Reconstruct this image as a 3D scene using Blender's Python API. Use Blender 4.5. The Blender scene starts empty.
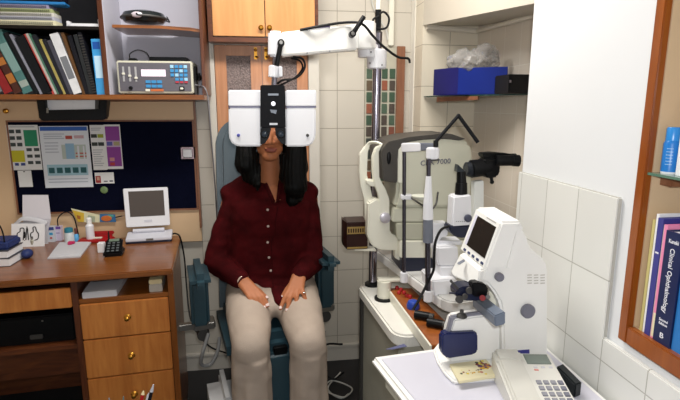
import bpy, bmesh, math, random
from mathutils import Vector, Matrix, Euler, noise
random.seed(7)
R = math.radians
SC = bpy.context.scene
COL = SC.collection

# ------------------------------------------------------------------ camera, world, lights, exposure
H = 1.52; FPX = 490.0; PSI = R(7.98); TH = R(10.97)
cam_d = bpy.data.cameras.new('camera'); cam = bpy.data.objects.new('camera', cam_d); COL.objects.link(cam)
cam_d.sensor_width = 36; cam_d.lens = 36*FPX/680; cam_d.clip_start = .02
cam.location = (0, 0, H); cam.rotation_euler = Euler((R(90)-TH, 0, -PSI), 'XYZ')
SC.camera = cam
SC.view_settings.view_transform = 'Standard'; SC.view_settings.look = 'None'
SC.view_settings.gamma = 1; SC.view_settings.exposure = 0.0
W = bpy.data.worlds.new('world'); SC.world = W; W.use_nodes = True
W.node_tree.nodes['Background'].inputs[0].default_value = (1.0, .985, .965, 1)
W.node_tree.nodes['Background'].inputs[1].default_value = .50
def lamp(name, kind, loc, energy, color=(1,1,1), rot=(0,0,0), **k):
    d = bpy.data.lights.new(name, kind); d.energy = energy; d.color = color
    for a, v in k.items(): setattr(d, a, v)
    o = bpy.data.objects.new(name, d); COL.objects.link(o); o.location = loc; o.rotation_euler = rot
    return o
lamp('camera_flash', 'SPOT', (.03, -.02, H+.07), 42, (.98, .99, 1), (R(90)-TH, 0, -PSI-R(3)), shadow_soft_size=.025, spot_size=R(110), spot_blend=.6)
lamp('ceiling_fluorescent', 'AREA', (.0, 1.75, 2.58), 36, (1, .97, .92), shape='RECTANGLE', size=1.2, size_y=.3)

# ------------------------------------------------------------------ helpers
FW = Vector((math.sin(PSI)*math.cos(TH), math.cos(PSI)*math.cos(TH), -math.sin(TH)))
RT = Vector((math.cos(PSI), -math.sin(PSI), 0)); UPV = RT.cross(FW); CP = Vector((0, 0, H))
def ray(x, y): return FW + RT*((x-340)/FPX) - UPV*((y-200)/FPX)
def at(x, y, Y): d = ray(x, y); return CP + d*(Y/d.y)              # photo point on the plane at depth Y
def atz(x, y, z): d = ray(x, y); return CP + d*((z-H)/d.z)         # photo point on a level plane
def atx(x, y, X): d = ray(x, y); return CP + d*(X/d.x)             # photo point on a side wall plane
V = Vector

def lin(h):
    h = h.lstrip('#'); c = [int(h[i:i+2], 16)/255 for i in (0, 2, 4)]
    return tuple(((v/12.92) if v <= .04045 else ((v+.055)/1.055)**2.4) for v in c) + (1,)
MATS = {}
def mat(name, col, rough=.5, metal=0, var=.0, vscale=8, bump=0, bscale=60, coat=0, trans=0, alpha=1, emit=0, stretch=None, ior=None, spec=None):
    if name in MATS: return MATS[name]
    m = bpy.data.materials.new(name); m.use_nodes = True; nt = m.node_tree; n = nt.nodes; L = nt.links
    b = n['Principled BSDF']; c = lin(col)
    b.inputs['Base Color'].default_value = c; b.inputs['Roughness'].default_value = rough; b.inputs['Metallic'].default_value = metal
    if coat: b.inputs['Coat Weight'].default_value = coat; b.inputs['Coat Roughness'].default_value = .12
    if trans: b.inputs['Transmission Weight'].default_value = trans
    if spec is None and max(c[:3]) < .03: spec = .22
    if spec is not None: b.inputs['Specular IOR Level'].default_value = spec
    if ior: b.inputs['IOR'].default_value = ior
    if alpha < 1: b.inputs['Alpha'].default_value = alpha
    if emit: b.inputs['Emission Color'].default_value = c; b.inputs['Emission Strength'].default_value = emit
    if var or bump:
        tc = n.new('ShaderNodeTexCoord'); mp = n.new('ShaderNodeMapping'); L.new(tc.outputs['Object'], mp.inputs[0])
        if stretch: mp.inputs['Scale'].default_value = stretch
        if var:
            t = n.new('ShaderNodeTexNoise'); t.inputs['Scale'].default_value = vscale; t.inputs['Detail'].default_value = 5; L.new(mp.outputs[0], t.inputs['Vector'])
            r = n.new('ShaderNodeValToRGB'); L.new(t.outputs['Fac'], r.inputs[0])
            r.color_ramp.elements[0].position = .3; r.color_ramp.elements[1].position = .7
            r.color_ramp.elements[0].color = tuple(v*(1-var) for v in c[:3])+(1,); r.color_ramp.elements[1].color = tuple(min(1, v*(1+var)) for v in c[:3])+(1,)
            L.new(r.outputs[0], b.inputs['Base Color'])
        if bump:
            t2 = n.new('ShaderNodeTexNoise'); t2.inputs['Scale'].default_value = bscale; t2.inputs['Detail'].default_value = 4; L.new(mp.outputs[0], t2.inputs['Vector'])
            bp = n.new('ShaderNodeBump'); bp.inputs['Strength'].default_value = bump; bp.inputs['Distance'].default_value = .004
            L.new(t2.outputs['Fac'], bp.inputs['Height']); L.new(bp.outputs[0], b.inputs['Normal'])
    MATS[name] = m; return m
def wood(name, c1, c2, rough=.35, scale=(14, 14, 1.2), coat=.2):
    if name in MATS: return MATS[name]
    m = bpy.data.materials.new(name); m.use_nodes = True; nt = m.node_tree; n = nt.nodes; L = nt.links; b = n['Principled BSDF']
    tc = n.new('ShaderNodeTexCoord'); mp = n.new('ShaderNodeMapping'); mp.inputs['Scale'].default_value = scale; L.new(tc.outputs['Object'], mp.inputs[0])
    t = n.new('ShaderNodeTexNoise'); t.inputs['Scale'].default_value = 3; t.inputs['Detail'].default_value = 6; t.inputs['Distortion'].default_value = .6; L.new(mp.outputs[0], t.inputs['Vector'])
    r = n.new('ShaderNodeValToRGB'); r.color_ramp.elements[0].position = .32; r.color_ramp.elements[1].position = .68
    r.color_ramp.elements[0].color = lin(c1); r.color_ramp.elements[1].color = lin(c2)
    L.new(t.outputs['Fac'], r.inputs[0]); L.new(r.outputs[0], b.inputs['Base Color'])
    b.inputs['Roughness'].default_value = rough; b.inputs['Coat Weight'].default_value = coat; b.inputs['Coat Roughness'].default_value = .2
    MATS[name] = m; return m
def tile(name, axis, col, grout, w=.152, h=.206, off=(0, 0), rough=.28):
    m = bpy.data.materials.new(name); m.use_nodes = True; nt = m.node_tree; n = nt.nodes; L = nt.links; b = n['Principled BSDF']
    g = n.new('ShaderNodeNewGeometry'); s = n.new('ShaderNodeSeparateXYZ'); L.new(g.outputs['Position'], s.inputs[0])
    c = n.new('ShaderNodeCombineXYZ')
    ax = n.new('ShaderNodeMath'); ax.operation = 'ADD'; ax.inputs[1].default_value = 10*w - off[0]; L.new(s.outputs[axis], ax.inputs[0])
    az = n.new('ShaderNodeMath'); az.operation = 'ADD'; az.inputs[1].default_value = -off[1]+2*h; L.new(s.outputs[2], az.inputs[0])
    L.new(ax.outputs[0], c.inputs[0]); L.new(az.outputs[0], c.inputs[1])
    t = n.new('ShaderNodeTexBrick'); t.offset = 0; t.squash = 1
    t.inputs['Scale'].default_value = 1; t.inputs['Brick Width'].default_value = w; t.inputs['Row Height'].default_value = h
    t.inputs['Mortar Size'].default_value = .0016; t.inputs['Mortar Smooth'].default_value = .1
    c1 = lin(col); t.inputs['Color1'].default_value = c1; t.inputs['Color2'].default_value = tuple(v*.955 for v in c1[:3])+(1,); t.inputs['Mortar'].default_value = lin(grout)
    L.new(c.outputs[0], t.inputs['Vector']); L.new(t.outputs['Color'], b.inputs['Base Color'])
    bp = n.new('ShaderNodeBump'); bp.inputs['Strength'].default_value = .5; bp.inputs['Distance'].default_value = .002; bp.invert = True
    L.new(t.outputs['Fac'], bp.inputs['Height']); L.new(bp.outputs[0], b.inputs['Normal'])
    b.inputs['Roughness'].default_value = rough
    return m

class MB:
    def __init__(s): s.bm = bmesh.new(); s.mi = 0
    def m(s, i): s.mi = i; return s
    def _add(s, t, M=None):
        if M is not None: bmesh.ops.transform(t, matrix=M, verts=t.verts)
        for f in t.faces: f.material_index = s.mi
        bmesh.ops.recalc_face_normals(t, faces=t.faces)
        me = bpy.data.meshes.new('tmp'); t.to_mesh(me); t.free(); s.bm.from_mesh(me); bpy.data.meshes.remove(me); return s
    def box(s, c, size, rot=(0, 0, 0), bev=0, seg=2):
        t = bmesh.new(); bmesh.ops.create_cube(t, size=1)
        bmesh.ops.scale(t, vec=size, verts=t.verts)
        if bev: bmesh.ops.bevel(t, geom=t.edges[:], offset=bev, segments=seg, affect='EDGES', clamp_overlap=True)
        M = Matrix.Translation(V(c)) @ (rot if isinstance(rot, Matrix) else Euler(rot).to_matrix().to_4x4())
        return s._add(t, M)
    def span(s, a, b, bev=0, seg=2):
        a = V(a); b = V(b); return s.box((a+b)/2, tuple(abs(x) for x in (b-a)), bev=bev, seg=seg)
    def prism(s, pts, vec, bev=0, seg=2):
        t = bmesh.new(); vs = [t.verts.new(V(p)) for p in pts]; f = t.faces.new(vs)
        e = bmesh.ops.extrude_face_region(t, geom=[f]); bmesh.ops.translate(t, vec=V(vec), verts=[x for x in e['geom'] if isinstance(x, bmesh.types.BMVert)])
        bmesh.ops.recalc_face_normals(t, faces=t.faces)
        if bev: bmesh.ops.bevel(t, geom=t.edges[:], offset=bev, segments=seg, affect='EDGES', clamp_overlap=True)
        return s._add(t)
    def pp(s, px, Y, depth, bev=0, seg=2):                      # a profile seen in the photo at depth Y, as a real prism going back
        return s.prism([at(x, y, Y) for x, y in px], (0, depth, 0), bev, seg)
    def cyl(s, p, q, r1, r2=None, n=20, bev=0):
        p = V(p); q = V(q); d = q-p; t = bmesh.new()
        bmesh.ops.create_cone(t, cap_ends=True, segments=n, radius1=r1, radius2=r1 if r2 is None else r2, depth=d.length)
        if bev: bmesh.ops.bevel(t, geom=[e for e in t.edges if abs(e.verts[0].co.z-e.verts[1].co.z) < 1e-6], offset=bev, segments=2, affect='EDGES', clamp_overlap=True)
        M = Matrix.Translation((p+q)/2) @ d.to_track_quat('Z', 'Y').to_matrix().to_4x4(); return s._add(t, M)
    def lathe(s, prof, base, axis=(0, 0, 1), n=24):
        t = bmesh.new(); rings = []
        for r, h in prof:
            rings.append([t.verts.new((max(r, 1e-4)*math.cos(2*math.pi*i/n), max(r, 1e-4)*math.sin(2*math.pi*i/n), h)) for i in range(n)])
        for a, b in zip(rings, rings[1:]):
            for i in range(n): t.faces.new((a[i], a[(i+1) % n], b[(i+1) % n], b[i]))
        t.faces.new(rings[0][::-1]); t.faces.new(rings[-1])
        return s._add(t, Matrix.Translation(V(base)) @ V(axis).to_track_quat('Z', 'Y').to_matrix().to_4x4())
    def ell(s, c, r, rot=(0, 0, 0), n=20):
        t = bmesh.new(); bmesh.ops.create_uvsphere(t, u_segments=n, v_segments=max(8, n*2//3), radius=1)
        bmesh.ops.scale(t, vec=r if hasattr(r, '__len__') else (r, r, r), verts=t.verts)
        return s._add(t, Matrix.Translation(V(c)) @ Euler(rot).to_matrix().to_4x4())
    def cap(s, p, q, r1, r2, n=14):                              # rounded cone
        s.cyl(p, q, r1, r2, n); s.ell(p, r1, n=n); s.ell(q, r2, n=n); return s
    def tube(s, pts, r, n=8, sub=6, flat=1.0):
        P = [V(p) for p in pts]; Q = []
        if len(P) > 2 and sub > 1:
            E = [2*P[0]-P[1]] + P + [2*P[-1]-P[-2]]
            for i in range(1, len(E)-2):
                for k in range(sub):
                    u = k/sub; a, b, c, d = E[i-1:i+3]
                    Q.append(.5*((2*b)+(c-a)*u+(2*a-5*b+4*c-d)*u*u+(3*b-a-3*c+d)*u**3))
            Q.append(P[-1])
        else: Q = P
        t = bmesh.new(); rings = []; nrm = None
        for i, p in enumerate(Q):
            d = (Q[min(i+1, len(Q)-1)]-Q[max(i-1, 0)]).normalized()
            if nrm is None: nrm = d.orthogonal().normalized()
            nrm = (nrm-d*nrm.dot(d)).normalized(); bn = d.cross(nrm)
            rr = r if not hasattr(r, '__len__') else r[0]+(r[1]-r[0])*i/(len(Q)-1)
            rings.append([t.verts.new(p+nrm*rr*math.cos(2*math.pi*k/n)+bn*rr*flat*math.sin(2*math.pi*k/n)) for k in range(n)])
        for a, b in zip(rings, rings[1:]):
            for i in range(n): t.faces.new((a[i], a[(i+1) % n], b[(i+1) % n], b[i]))
        t.faces.new(rings[0][::-1]); t.faces.new(rings[-1]); return s._add(t)
    def loft(s, secs, n=32, p=2.4):                              # (centre, rx, ry) level sections, superellipse
        t = bmesh.new(); rings = []
        for c, rx, ry in secs:
            ring = []
            for i in range(n):
                a = 2*math.pi*i/n; ca, sa = math.cos(a), math.sin(a)
                ring.append(t.verts.new((c[0]+rx*math.copysign(abs(ca)**(2/p), ca), c[1]+ry*math.copysign(abs(sa)**(2/p), sa), c[2])))
            rings.append(ring)
        for a, b in zip(rings, rings[1:]):
            for i in range(n): t.faces.new((a[i], a[(i+1) % n], b[(i+1) % n], b[i]))
        t.faces.new(rings[0][::-1]); t.faces.new(rings[-1]); return s._add(t)
    def build(s, name, mats, parent=None, label=None, sharp=35, post=None):
        me = bpy.data.meshes.new(name); s.bm.to_mesh(me); s.bm.free()
        return mesh_obj(name, me, mats, parent, label, sharp)
WL = {}
def mesh_obj(name, me, mats, parent=None, label=None, sharp=35):
    xs = [v.co for v in me.vertices]
    lo = V((min(v.x for v in xs), min(v.y for v in xs), min(v.z for v in xs))); hi = V((max(v.x for v in xs), max(v.y for v in xs), max(v.z for v in xs)))
    org = V(((lo.x+hi.x)/2, (lo.y+hi.y)/2, lo.z))
    me.transform(Matrix.Translation(-org))
    for m in (mats if isinstance(mats, (list, tuple)) else [mats]): me.materials.append(m)
    for p in me.polygons: p.use_smooth = True
    me.set_sharp_from_angle(angle=R(sharp))
    o = bpy.data.objects.new(name, me); COL.objects.link(o)
    WL[o] = org; o.location = org - (WL[parent] if parent else V((0, 0, 0)))
    if parent: o.parent = parent
    if label: o['label'] = label
    return o
def tag(o, label, cat, group=None):
    o['label'] = label; o['category'] = cat
    if group: o['group'] = group
    return o
def thing(name, label, cat, loc=(0, 0, 0), group=None):
    o = bpy.data.objects.new(name, None); COL.objects.link(o); o.empty_display_size = .05
    o.location = V(loc); WL[o] = V(loc); return tag(o, label, cat, group)
def struct(o): o['kind'] = 'structure'; return o
def text(name, body, size, loc, xdir, ydir, m, parent, fit=None, ext=.0004):
    cu = bpy.data.curves.new('lettering', 'FONT'); cu.body = body; cu.size = size; cu.extrude = ext; cu.align_x = 'CENTER'; cu.align_y = 'CENTER'; cu.resolution_u = 3
    o = bpy.data.objects.new('tmp', cu); COL.objects.link(o); bpy.context.view_layer.update()
    me = bpy.data.meshes.new_from_object(o.evaluated_get(bpy.context.evaluated_depsgraph_get())); bpy.data.objects.remove(o)
    if fit:
        w = max(v.co.x for v in me.vertices)-min(v.co.x for v in me.vertices); h = max(v.co.y for v in me.vertices)-min(v.co.y for v in me.vertices)
        me.transform(Matrix.Diagonal((fit[0]/w, fit[1]/h, 1, 1)))
    x = V(xdir).normalized(); y = V(ydir).normalized(); z = x.cross(y)
    M = Matrix((x, y, z)).transposed().to_4x4(); M.translation = V(loc); me.transform(M); me.materials.clear()
    return mesh_obj(name, me, m, parent)
def remeshed(mb, voxel, smooth=4, warp=None):
    me = bpy.data.meshes.new('tmp'); mb.bm.to_mesh(me); mb.bm.free()
    o = bpy.data.objects.new('tmp', me); COL.objects.link(o)
    md = o.modifiers.new('r', 'REMESH'); md.mode = 'VOXEL'; md.voxel_size = voxel
    if smooth: sm = o.modifiers.new('s', 'SMOOTH'); sm.factor = .5; sm.iterations = smooth
    bpy.context.view_layer.update()
    out = bpy.data.meshes.new_from_object(o.evaluated_get(bpy.context.evaluated_depsgraph_get()))
    bpy.data.objects.remove(o); out.materials.clear()
    if warp:
        co = [v.co.copy() for v in out.vertices]; nn = [v.normal.copy() for v in out.vertices]
        for v, c, nv in zip(out.vertices, co, nn): v.co = c + nv*warp(c)
    return out

# ------------------------------------------------------------------ materials
white_plastic = mat('white_plastic', 'E6E6EA', .35, var=.02, vscale=3)
cream_plastic = mat('cream_plastic', 'E3E1D2', .4, var=.03, vscale=4)
ivory_plastic = mat('ivory_plastic', 'C9C8B6', .45, var=.04, vscale=3)
warm_white = mat('warm_white_plastic', 'EFEEEA', .4, var=.02, vscale=5)
grey_plastic = mat('grey_plastic', '6F7480', .45, var=.05)
dark_grey = mat('dark_grey_plastic', '3C3A38', .5, var=.08)
black = mat('black_plastic', '0A0B0D', .4, var=.1)
satin_black = mat('satin_black', '07080B', .38, var=.1)
panel_black = mat('panel_black', '0A0B10', .7, var=.05)
navy_black = mat('navy_black', '141A33', .3, var=.1)
chrome = mat('chrome', '9A96A2', .17, 1)
dull_steel = mat('dull_steel', '8C8A86', .35, .9, var=.08)
brass = mat('brass', 'C08A35', .3, .9)
paper = mat('paper', 'E9E8EA', .7, var=.03)
paper_grey = mat('paper_grey', 'C9C9CE', .7, var=.04)
red_p = mat('red_plastic', 'A81418', .45)
blue_p = mat('blue_plastic', '1440A8', .35, var=.06)
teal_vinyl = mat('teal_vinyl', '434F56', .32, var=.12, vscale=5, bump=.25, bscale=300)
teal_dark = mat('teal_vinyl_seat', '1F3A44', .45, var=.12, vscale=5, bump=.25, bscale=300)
dark_wood = wood('dark_wood', '4A2412', '6B3A1C', .35, (2, 14, 14))
dark_wood_v = wood('dark_wood_upright', '4A2412', '6B3A1C', .35)
mid_wood = wood('mid_wood', '744016', '8C5220', .28, (2, 14, 14), .4)
orange_wood = wood('orange_wood', 'B0682E', 'C6803E', .35, (14, 14, 1.5))
door_wood = wood('door_wood', 'C4884F', 'D2985E', .35, (9, 9, 1.0))
laminate = mat('cream_laminate', 'D9B993', .45, var=.04, vscale=3)
red_wood = wood('red_wood', '7A4C34', '8E5E42', .45)
board_blue = mat('board_fabric', '0A0D20', .95, spec=.05, var=.12, vscale=60)
cable_m = mat('cable_black', '101012', .5)
cable_w = mat('cable_white', 'C9C7C0', .5)
grey_back = mat('shelf_back_grey', 'BDBCC8', .6, var=.03, vscale=3)
black_back = mat('shelf_back_dark', '2A2A2E', .6, var=.1)
tile_back = tile('tile_back', 0, 'CCC5B8', '928A7C', off=(.366, -.05))
tile_niche = tile('tile_niche', 0, 'E2D8C4', 'A49A88', off=(.92, .173))
tile_niche_side = tile('tile_niche_side', 1, 'E0D6C8', 'EEE8DE', off=(2.51, .04))
tile_dado = tile('tile_dado', 1, 'E4E4DF', 'B2B0A8', w=.16, h=.22, off=(1.095, 1.292))
paint_white = mat('white_wall_paint', 'E4E6E8', .6, var=.015, vscale=2, bump=.05, bscale=30)
paint_beige = mat('beige_paint', 'CDC5B6', .6, var=.03, vscale=2)
floor_m = mat('dark_floor', '2C2B2C', .5, var=.15, vscale=4)
screen_m = mat('dark_screen', '2A2420', .15)
glass_dark = mat('shelf_glass', '1C3A34', .08, var=.1)

# ------------------------------------------------------------------ setting
XW = .87; YB = 2.72
def st(name, mb, m): return struct(mb.build(name, m))
st('floor', MB().span((-1.75, -1.0, -.1), (1.45, 2.95, 0)), floor_m)
st('ceiling', MB().span((-1.75, -1.0, 2.62), (1.45, 2.95, 2.72)), mat('ceiling_paint', 'D9D5CC', .7, var=.02))
st('wall_left', MB().span((-1.75, -1.0, 0), (-1.62, 2.72, 2.62)), paint_beige)
st('wall_back', MB().span((-1.75, YB, 0), (.82, 2.95, 2.62)), tile_back)
st('baseboard_back', MB().span((-1.62, YB-.012, 0), (.80, YB, .085)).span((-1.62, YB-.018, .085), (.80, YB, .105), .004), [mat('skirting_tile', 'C9C3B8', .5, var=.04)])
# projecting wall with the tiled alcove
st('wall_alcove', MB().span((.775, 2.51, 0), (1.45, 2.95, 2.62)), tile_niche)
st('wall_alcove_side', MB().span((1.068, 1.60, 0), (1.45, 2.51, 2.62)), tile_niche_side)
beam = MB().prism([(.775, 2.511, 1.915), (.875, 1.605, 1.85), (1.067, 1.605, 1.85), (1.067, 2.511, 1.915)], (0, 0, .75))
st('trim_1', beam, paint_beige)
st('trim_2', MB().tube([(.79, 2.497, 1.905), (1.055, 2.497, 1.89)], .014, 8, 1).tube([(1.055, 2.497, 1.89), (1.055, 1.61, 1.86)], .011, 8, 1), mat('alcove_moulding', 'DDD5C6', .3, var=.04))
st('wall_right', MB().span((XW, 1.02, 0), (1.45, 1.60, 2.62)).span((XW, -1.0, 0), (1.45, 1.02, .93)).span((XW, -1.0, 1.95), (1.45, 1.02, 2.62)).span((XW, -1.0, .93), (1.45, .3, 1.95)).span((1.18, .3, .93), (1.45, 1.02, 1.95)), paint_white)
dado = MB().prism([(XW, -.9, 0), (XW, 1.60, 0), (XW, 1.60, 1.292), (XW, 1.095, 1.292), (XW, 1.095, .915), (XW, -.9, .915)], (-.014, 0, 0), .003)
st('trim_3', dado, tile_dado)
# white post, pipe
st('trim_4', MB().span((.772, 2.64, 0), (.80, 2.72, 2.62), .004), mat('post_white', 'EFEBE0', .4))

# window behind the chair
wf = struct(MB().span((-.312, 2.66, .80), (-.278, 2.72, 1.87), .003).span((.205, 2.66, .80), (.262, 2.72, 1.87), .003).span((-.278, 2.66, 1.824), (.205, 2.72, 1.87), .003).span((-.278, 2.66, .80), (.205, 2.72, .83), .003).build('window_1', mat('window_frame_paint', 'CFC9BE', .5, var=.04)))
pane_m = mat('pebbled_glass', '7A6A66', .3, var=.55, vscale=160, bump=1, bscale=160)
def leaf(x0, x1):
    z0, z1 = .832, 1.822; w = .058
    f = MB().span((x0, 2.672, z0), (x0+w, 2.702, z1), .003).span((x1-w, 2.672, z0), (x1, 2.702, z1), .003).span((x0+w, 2.672, z1-.052), (x1-w, 2.702, z1), .003).span((x0+w, 2.672, z0), (x1-w, 2.702, z0+.07), .003).build('window_leaf', wood('leaf_wood', 'B0744C', 'C48A60', .4), wf)
    MB().span((x0+w, 2.686, z0+.07), (x1-w, 2.690, z1-.052)).build('pane', pane_m, f)
    return f
l1 = leaf(-.276, -.037); l2 = leaf(-.035, .203)
for x, l in ((-.067, l1), (-.014, l2)):
    MB().span((x-.008, 2.664, 1.752), (x+.008, 2.672, 1.812), .002).cyl((x, 2.663, 1.766), (x+.012, 2.652, 1.760), .005).ell((x, 2.662, 1.799), .008).build('latch', brass, l, 'brass latch')

# ------------------------------------------------------------------ wall shelf with books
shelf = thing('wall_shelf', 'dark brown wall bookshelf with grey backed right bay above the pinboard', 'shelf', (-.87, 2.57, 1.545))
YF = 2.42; ZS = 1.567
def spart(n, mb, m, lab=None): return mb.build(n, m, shelf, lab)
spart('bottom_shelf', MB().span((-1.60, YF, ZS-.024), (-.305, 2.69, ZS), .003), mid_wood)
spart('upper_shelf', MB().span((-1.60, YF, 1.849), (-.748, 2.69, 1.864), .002), mat('shelf_black', '17120F', .5))
spart('corner_shelf', MB().prism([at(112, 24.5, YF), at(160, 25.5, YF), at(190, 27.5, YF+.02), at(203.5, 29.8, YF+.05), at(203.5, 32.8, YF+.05), at(190, 30.8, YF+.02), at(160, 28.6, YF), at(112, 27.5, YF)], (0, .24, 0)), mid_wood)
spart('divider', MB().span((-.748, YF, ZS), (-.727, 2.69, 2.25), .002), dark_wood_v)
spart('side_panel', MB().span((-.313, YF+.01, ZS), (-.298, 2.69, 2.25), .002), dark_wood_v)
spart('side_panel', MB().span((-1.615, YF, ZS-.024), (-1.60, 2.69, 2.25), .002), dark_wood_v)
spart('top_board', MB().span((-1.615, YF, 2.25), (-.298, 2.69, 2.27), .002), dark_wood)
spart('side_lining', MB().span((-.727, YF+.006, ZS), (-.724, 2.684, 2.25)), grey_back, 'pale grey lining of the right bay')
spart('back_panel', MB().span((-.727, 2.684, ZS), (-.313, 2.69, 2.25)), grey_back, 'pale grey back panel of the right bay')
spart('back_panel', MB().span((-1.60, 2.684, ZS), (-.748, 2.69, 2.25)), black_back, 'dark back panel of the left bay')

PXM = 2.5/490
def book(xpx, wpx, deg, hgt, col, label, dep=.2, kind='book', strip=None, zb=ZS, ribs=False):
    x0 = at(xpx, 94, YF+.02).x; w = wpx*.00512; a = R(-deg)
    Mt = Matrix.Translation((x0, YF+.015, zb)) @ Matrix.Rotation(a, 4, 'Y')
    t = thing(kind, label, 'book', (x0, YF+.02, zb), 'books leaning on the shelf')
    def tb(mb, lo, hi, bev=0):
        tt = bmesh.new(); bmesh.ops.create_cube(tt, size=1); lo = V(lo); hi = V(hi)
        bmesh.ops.scale(tt, vec=hi-lo, verts=tt.verts); bmesh.ops.translate(tt, vec=(lo+hi)/2, verts=tt.verts)
        if bev: bmesh.ops.bevel(tt, geom=tt.edges[:], offset=bev, segments=2, affect='EDGES', clamp_overlap=True)
        mb._add(tt, Mt)
    c = MB(); th = min(.0025, w*.2)
    tb(c, (0, 0, 0), (w, th, hgt)); tb(c, (0, th, 0), (th, dep, hgt)); tb(c, (w-th, th, 0), (w, dep, hgt))
    cov = c.build('cover', mat('book_'+col, col, .35, var=.12, vscale=25), t)
    p = MB(); tb(p, (th, th, .004), (w-th, dep-.004, hgt-.004)); p.build('page_block', paper, t)
    if strip:
        for z0, z1, i in strip[1]:
            s = MB(); tb(s, (w*.12, -.0006, hgt*z0), (w*.88, 0, hgt*z1)); s.build('spine_label', mat('book_'+strip[0][i], strip[0][i], .5), cov)
    if ribs:
        s = MB()
        for k in range(22): tb(s, (-.001, -.004, hgt*(.03+k*.043)), (w+.001, .004, hgt*(.03+k*.043)+.005), .001)
        s.build('spiral_binding', dark_grey, t)
    return t
book(-30, 6, 23, .27, '3A4A5A', 'slate blue book partly outside the left edge, lowest in the row')
book(-20, 5.5, 22.5, .25, 'BFB8A8', 'cream book at the left end of the leaning row')
book(-13, 6, 22, .24, '6A2A30', 'dark maroon book at the left end of the leaning row')
book(-5, 8, 22, .215, '77777A', 'grey book leaning left of the red book', strip=(['C9C9C9'], [(.1, .3, 0)]))
book(5, 8.4, 22, .27, '8F1A20', 'red book leaning beside the orange banded dark book')
book(15, 7.6, 22, .26, '4A231A', 'dark brown book with orange blocks on its spine', strip=(['B4702E'], [(.18, .34, 0), (.5, .62, 0), (.72, .8, 0)]))
book(24, 9.2, 21.5, .283, '4A7876', 'thick teal green book leaning on the shelf', strip=(['7FA09C', 'A0ADA6'], [(.35, .8, 0), (.1, .2, 1)]))
book(35, 4.5, 21.5, .28, '16181C', 'thin black book right of the teal green book')
book(40.6, 2.2, 21.5, .275, '8A8B98', 'thin pale grey notebook between two black books')
book(43.6, 8.5, 20.5, .26, '15171B', 'wide black book left of the striped stack')
book(53, 2.0, 20, .275, 'B5433E', 'thin red booklet in the striped bundle')
book(55.4, 2.0, 20, .278, 'B9B4AE', 'thin white booklet beside the thin red booklet')
book(57.8, 1.6, 19.8, .278, '44705C', 'thin green booklet in the striped bundle')
book(59.8, 3.6, 19.6, .270, '24262C', 'dark slim book right of the thin green booklet')
book(64.0, 2.2, 18.5, .25, 'A89A58', 'thin yellow booklet left of the dark journals')
book(66.7, 3.0, 18, .25, '23242B', 'thin black journal right of the yellow booklet')
book(70.4, 3.2, 17.5, .245, '43434F', 'slim dark grey journal in the middle of the row')
book(74.2, 7.4, 16.5, .272, 'DCDDE0', 'thick white book with grey title block leaning mid shelf', strip=(['777A80'], [(.25, .62, 0)]))
book(82.8, 2.6, 14, .277, '5E4024', 'thin brown book right of the thick white book')
book(86.0, 3.4, 12, .262, '1A1A20', 'slim black book beside the thin brown book')
book(90.0, 3.2, 10, .265, '2C2E30', 'slim charcoal book left of the spiral notebook')
book(93.8, 3.0, 9, .276, '1B1B22', 'black spiral bound notebook leaning near the divider', ribs=True)
book(97.4, 7.8, 1.2, .245, '3F9BD8', 'light blue book standing upright against the divider', strip=(['0F4EA0', 'BFE0F5'], [(.82, .95, 0), (.3, .7, 1)]))
b = thing('small_bottle', 'small dark bottle with pale lilac cap on the light blue book', 'bottle', (at(103, 42, YF+.06).x, YF+.07, ZS+.247))
MB().lathe([(.012, 0), (.0135, .004), (.0135, .030), (.008, .036)], WL[b]).build('body', satin_black, b)
MB().lathe([(.010, .036), (.010, .050), (.006, .053)], WL[b]).build('cap', mat('lilac_cap', 'B9B0D8', .4), b)

# lying spiral books, top left
labs = ['cream covered spiral book at the bottom of the lying stack', 'grey spiral book second from the bottom of the lying stack', 'white spiral book in the middle of the lying stack', 'green edged spiral book second from the top of the lying stack', 'lilac spiral book on top of the lying stack']
cols = ['E6E0BC', 'B9BAC6', 'D5D2C8', 'A9B27E', '9C96B4']
z = 1.864
for i in range(5):
    h = .0235 if i == 0 else .0165; xr = at([55, 54.5, 54.5, 53, 50][i], 20, YF+.02).x
    t = thing('spiral_book', labs[i], 'book', ((xr-1.5)/2, YF+.12, z), 'lying spiral books')
    MB().span((-1.5, YF+.02, z), (xr, YF+.10, z+h), .001).build('pages', mat('sp_'+cols[i], cols[i], .6, var=.06, vscale=30), t)
    s = MB()
    for k in range(46):
        x = xr-.012-k*.0085
        s.tube([(x, YF+.028, z+.002), (x, YF+.0135, z+h*.5), (x, YF+.028, z+h-.002)], .0016, 5, 3)
    s.build('spiral_binding', dark_grey, t); z += h
tag(MB().prism([(-1.5, YF+.015, z), (at(64, 4, YF).x, YF+.015, z), (at(62, 4, YF).x, YF+.09, z), (-1.5, YF+.09, z)], (0, 0, .013), .003).build('document_folder', mat('blue_folder', '2E7FC0', .3, var=.1)), 'blue plastic folder lying on top of the spiral books', 'folder')
t = tag(MB().span((-1.45, YF+.03, z+.013), (at(60, 0, YF).x, YF+.10, z+.07), .006).build('document_case', mat('dark_case', '1A1622', .4)), 'dark document case lying on the blue folder', 'case')
t = thing('plastic_tray', 'open white plastic tray standing beside the spiral books', 'tray', (-.83, YF+.1, 1.864))
a0 = at(66, 21, YF+.02).x; a1 = at(102, 21, YF+.02).x
MB().span((a0, YF+.02, 1.864), (a1, YF+.2, 1.869)).span((a0, YF+.02, 1.869), (a0+.012, YF+.2, 1.888), .002).span((a1-.018, YF+.02, 1.869), (a1, YF+.2, 1.900), .002).span((a0+.012, YF+.19, 1.869), (a1-.018, YF+.2, 1.900), .002).span((a0+.01, YF+.018, 1.864), (a1-.004, YF+.024, 1.878), .002).build('shell', white_plastic, t)
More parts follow.
